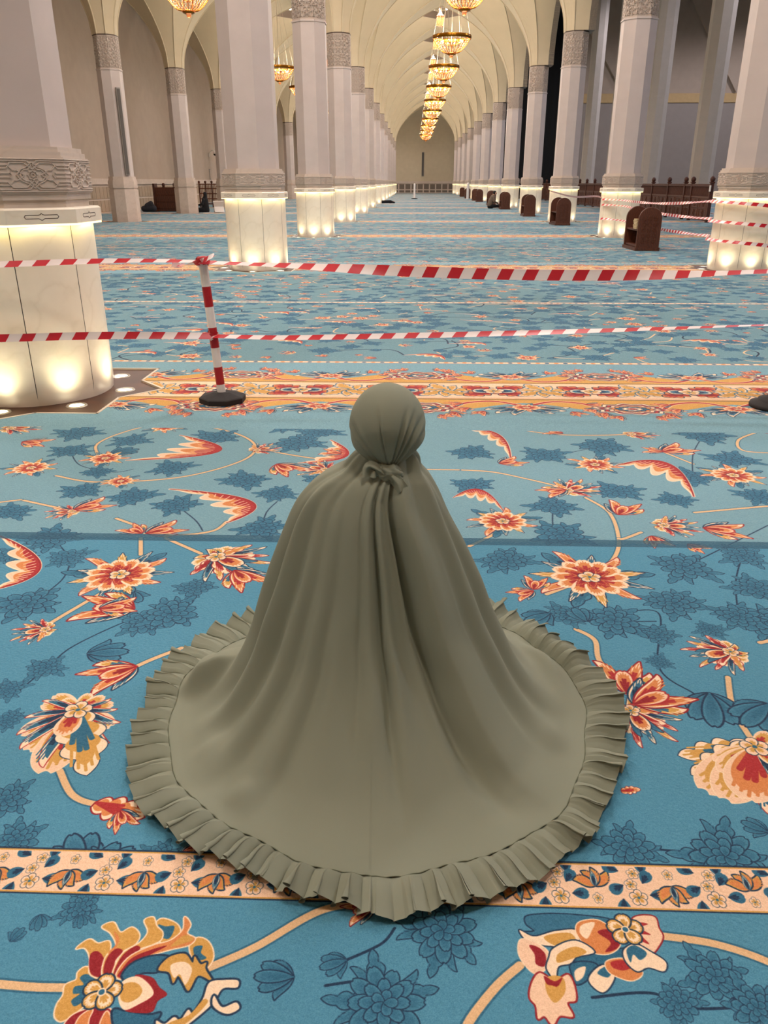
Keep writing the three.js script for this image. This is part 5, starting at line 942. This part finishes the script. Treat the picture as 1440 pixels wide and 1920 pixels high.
function bookcase(x, d, turn, label) {
  const t = thing('bookcase', label, 'bookcase', [x, 0, -d], turn, 'arched wooden bookcases');
  for (const z of [-0.53, 0.48]) { const e = part('end_panel', G.endPanel, M.wood, t); e.position.set(0, 0.06, z + 0.012); part('carving', G.endCarving, M.wood, e).position.z = z > 0 ? 0.038 : 0.0; }
  part('plinth', G.caseFoot, M.wood, t); part('back', G.caseBack, M.woodDark, t).position.set(0.2, 0.43, 0);
  for (const y of [0.1, 0.44]) part('shelf', G.caseShelf, M.wood, t).position.set(0, y, 0);
  part('divider', bbox(0.03, 0.32, 0.95, 0.02, 0.27, 0, 0.004), M.woodDark, t);
}
[[5.33, 19.55, 0.02], [5.4, 31.0, 0.04], [5.3, 39.0, 0], [5.32, 49.3, 0], [5.3, 57.6, 0], [5.3, 68.2, 0], [5.3, 72.6, 0], [5.3, 83, 0], [5.3, 92, 0]].forEach(([x, d, a], i) => bookcase(x, d, a, `wooden bookcase with arched ends by right nave columns, ${ORD[i + 1]} from camera`));
{ const g = merge([bbox(0.2, 0.028, 0.28, 0, 0, 0, 0.004)]); for (let i = 0; i < 7; i++) { const b = thing('book', `tan bound book lying flat in the nearest bookcase, ${['bottom of', 'second up in', 'third up in', 'fourth up in', 'fifth up in', 'sixth up in', 'top of'][i]} the stack`, 'book', [5.2, 0.4585 + i * 0.031, -19.55 + 0.2], 0.02 + (i % 3 - 1) * 0.05, 'books in the nearest bookcase'); part('cover', merge([box(0.22, 0.004, 0.3, 0, 0.002, 0), box(0.22, 0.004, 0.3, 0, 0.028, 0), box(0.004, 0.03, 0.3, 0.108, 0.015, 0)]), i % 2 ? M.book : M.bookB, b); part('pages', box(0.208, 0.022, 0.286, -0.002, 0.015, 0), M.paper, b); } }

// ---------------------------------------------------------------- wooden balustrade of the right hall
{
  const FX = 11.33, t = thing('balustrade', 'carved dark wooden balustrade behind the right nave columns', 'balustrade', [FX, 0, 0]);
  const postG = merge([bbox(0.13, 1.42, 0.13, 0, 0.71, 0, 0.01), bbox(0.17, 0.05, 0.17, 0, 1.43, 0, 0.01), new THREE.LatheGeometry([[0, 0.2], [0.05, 0.19], [0.095, 0.12], [0.09, 0.05], [0.05, 0], [0, 0]].map((p) => new THREE.Vector2(...p)), 12).translate(0, 1.45, 0)]);
  const posts = [32.7, 34.9, 35.8, 38.1, 40.6, 43.98, 46.4, 48.8, 51.2, 53.6, 56, 58.4, 60.8, 63.2, 65.6, 68, 70.4, 72.8, 75.2, 77.6];
  const cut = (w) => { const L = []; for (let i = 0; i < 2; i++) for (let j = 0; j < 2; j++) { const u = (i - 0.5) * w * 0.5, v = 0.26 + j * 0.36; L.push([...Array(17)].map((_, k) => { const r = k % 2 ? 0.06 : 0.12, a = k * Math.PI / 8; return [u + Math.cos(a) * r * Math.min(1, w / 1.2), v + Math.sin(a) * r]; })); L.push([[u - w * 0.2, v - 0.15], [u + w * 0.2, v - 0.15], [u + w * 0.2, v + 0.15], [u - w * 0.2, v + 0.15], [u - w * 0.2, v - 0.15]]); } return straps(L, 0.025, 0.02).rotateY(-Math.PI / 2); };
  posts.forEach((d, i) => {
    part('post', postG, M.woodDark, t).position.z = -d; if (i + 1 === posts.length) return;
    const w = posts[i + 1] - d - 0.13, z = -(d + posts[i + 1]) / 2;
    part('top_rail', bbox(0.1, 0.09, w, 0, 1.33, z), M.woodDark, t); part('middle_rail', bbox(0.08, 0.06, w, 0, 0.9, z), M.wood, t); part('bottom_rail', bbox(0.08, 0.09, w, 0, 0.1, z), M.woodDark, t);
    const p = part('panel', bbox(0.035, 0.76, w, 0, 0.5, z), M.woodDark, t); part('panel_carving', cut(w).translate(-0.018, 0.06, z), M.wood, p);
    const n = Math.floor(w / 0.09); part('spindles', merge([...Array(n)].map((_, j) => cyl(0.016, [0, 0.93, z - w / 2 + (j + 0.5) * w / n], [0, 1.29, z - w / 2 + (j + 0.5) * w / n], 6))), M.wood, t);
  });
  const s = single('notice_card', bbox(0.02, 0.22, 0.16, 0, 0, 0, 0.002), M.whiteCloth, 'small pale card fixed to the end post of the wooden balustrade', 'card'); s.position.set(FX - 0.08, 1.22, -32.62);
}

// ---------------------------------------------------------------- left aisle furniture and fittings
{
  const t = thing('wooden_cabinet', 'brown wooden cabinet with finials standing in the left aisle', 'cabinet', [-13.2, 0, -45.2], 0);
  part('body', worldUV(bbox(1.34, 1.2, 0.5, 0.05, 0.62, 0, 0.015), 1.2), M.wood, t);
  for (const [y, h] of [[0.3, 0.3], [0.64, 0.3], [0.98, 0.3]]) part('front_board', worldUV(bbox(1.26, h, 0.03, 0.05, y, 0.26, 0.01), 1.2), M.wood, t);
  part('end_post', bbox(0.12, 1.4, 0.52, -0.68, 0.7, 0, 0.02), M.woodDark, t);
  for (const x of [-0.2, 0.38]) part('finial', new THREE.LatheGeometry([[0, 0.22], [0.06, 0.2], [0.09, 0.12], [0.06, 0.03], [0.09, 0], [0, 0]].map((p) => new THREE.Vector2(...p)), 12).translate(x, 1.22, 0), M.woodDark, t);
}
{
  const t = thing('lattice_screen', 'low wooden lattice screen behind the person in black', 'screen', [-12.9, 0, -53.2], 0);
  for (let i = 0; i < 4; i++) { const x = -0.6 + i * 0.4; part('post', merge([bbox(0.08, 1.42, 0.08, x, 0.71, 0, 0.008), new THREE.SphereGeometry(0.08, 10, 8).translate(x, 1.48, 0)]), M.wood, t); if (i < 3) part('slat_panel', merge([...[0.2, 0.5, 0.8, 1.1, 1.35].map((y) => box(0.34, 0.06, 0.04, x + 0.2, y, 0)), ...[0.1, 0.2, 0.3].map((u) => box(0.03, 1.2, 0.03, x + u, 0.75, 0))]), M.woodPale, t); }
}
{ const t = thing('column_speaker', 'slim grey line speaker mounted on the plain left aisle column', 'speaker', [XL2 + 0.36, 1.72, -dk(3) + 0.37], Math.PI / 4); part('housing', bbox(0.17, 3.05, 0.1, 0, 1.52, 0, 0.02), M.speaker, t); part('mesh_front', bbox(0.12, 2.95, 0.02, 0, 1.52, 0.055, 0.005), M.speakerMesh, t); }
{ const t = thing('column_speaker', 'slim grey line speaker on the far end wall', 'speaker', [1.32, 2.27, -DEND + 0.08], 0); part('housing', bbox(0.34, 3.1, 0.14, 0, 1.55, 0, 0.02), M.speaker, t); part('mesh_front', bbox(0.26, 3.0, 0.02, 0, 1.55, 0.08, 0.005), M.speakerMesh, t); }
{ const t = thing('security_camera', 'white domed security camera on a wall arm in the left aisle', 'camera', [XWALL + 0.04, 3.5, -66.5], 0); part('arm', new THREE.TubeGeometry(new THREE.CatmullRomCurve3([[0, -0.2, 0], [0.1, 0.15, 0], [0.35, 0.25, 0], [0.5, 0.12, 0]].map((p) => new THREE.Vector3(...p))), 16, 0.035, 8), M.whitePlastic, t); part('housing', new THREE.SphereGeometry(0.17, 16, 8, 0, 6.2832, 0, 1.571).translate(0.5, 0, 0), M.whitePlastic, t); part('dome', new THREE.SphereGeometry(0.15, 16, 8, 0, 6.2832, 1.571, 1.571).translate(0.5, 0, 0), M.darkMetal, t); }
{ const t = thing('wall_plate', 'small framed wall plate below the security camera', 'wall plate', [XWALL + 0.02, 2.05, -66.5], Math.PI / 2); part('frame', bbox(0.5, 0.75, 0.05, 0, 0, 0, 0.01), M.speaker, t); part('plate', bbox(0.4, 0.65, 0.03, 0, 0, 0.02, 0.005), M.wall, t); }
{ const t = thing('white_post', 'white bollard post with black foot far down the nave', 'post', [0.114, 0, -79.5]); part('foot', new THREE.LatheGeometry([[0, 0], [0.3, 0], [0.28, 0.06], [0.08, 0.1], [0, 0.1]].map((p) => new THREE.Vector2(...p)), 20), M.rubber, t); part('pole', cyl(0.09, [0, 0.1, 0], [0, 1.25, 0], 12), M.whitePlastic, t); part('cap', new THREE.SphereGeometry(0.09, 12, 8).translate(0, 1.25, 0), M.whitePlastic, t); }
{ const t = thing('white_post', 'pale post standing between two far right bookcases', 'post', [5.0, 0, -78]); part('pole', cyl(0.12, [0, 0, 0], [0, 1.3, 0], 12), M.whitePlastic, t); part('cap', new THREE.SphereGeometry(0.12, 12, 8).translate(0, 1.3, 0), M.whitePlastic, t); }

renderer.render(scene, camera);
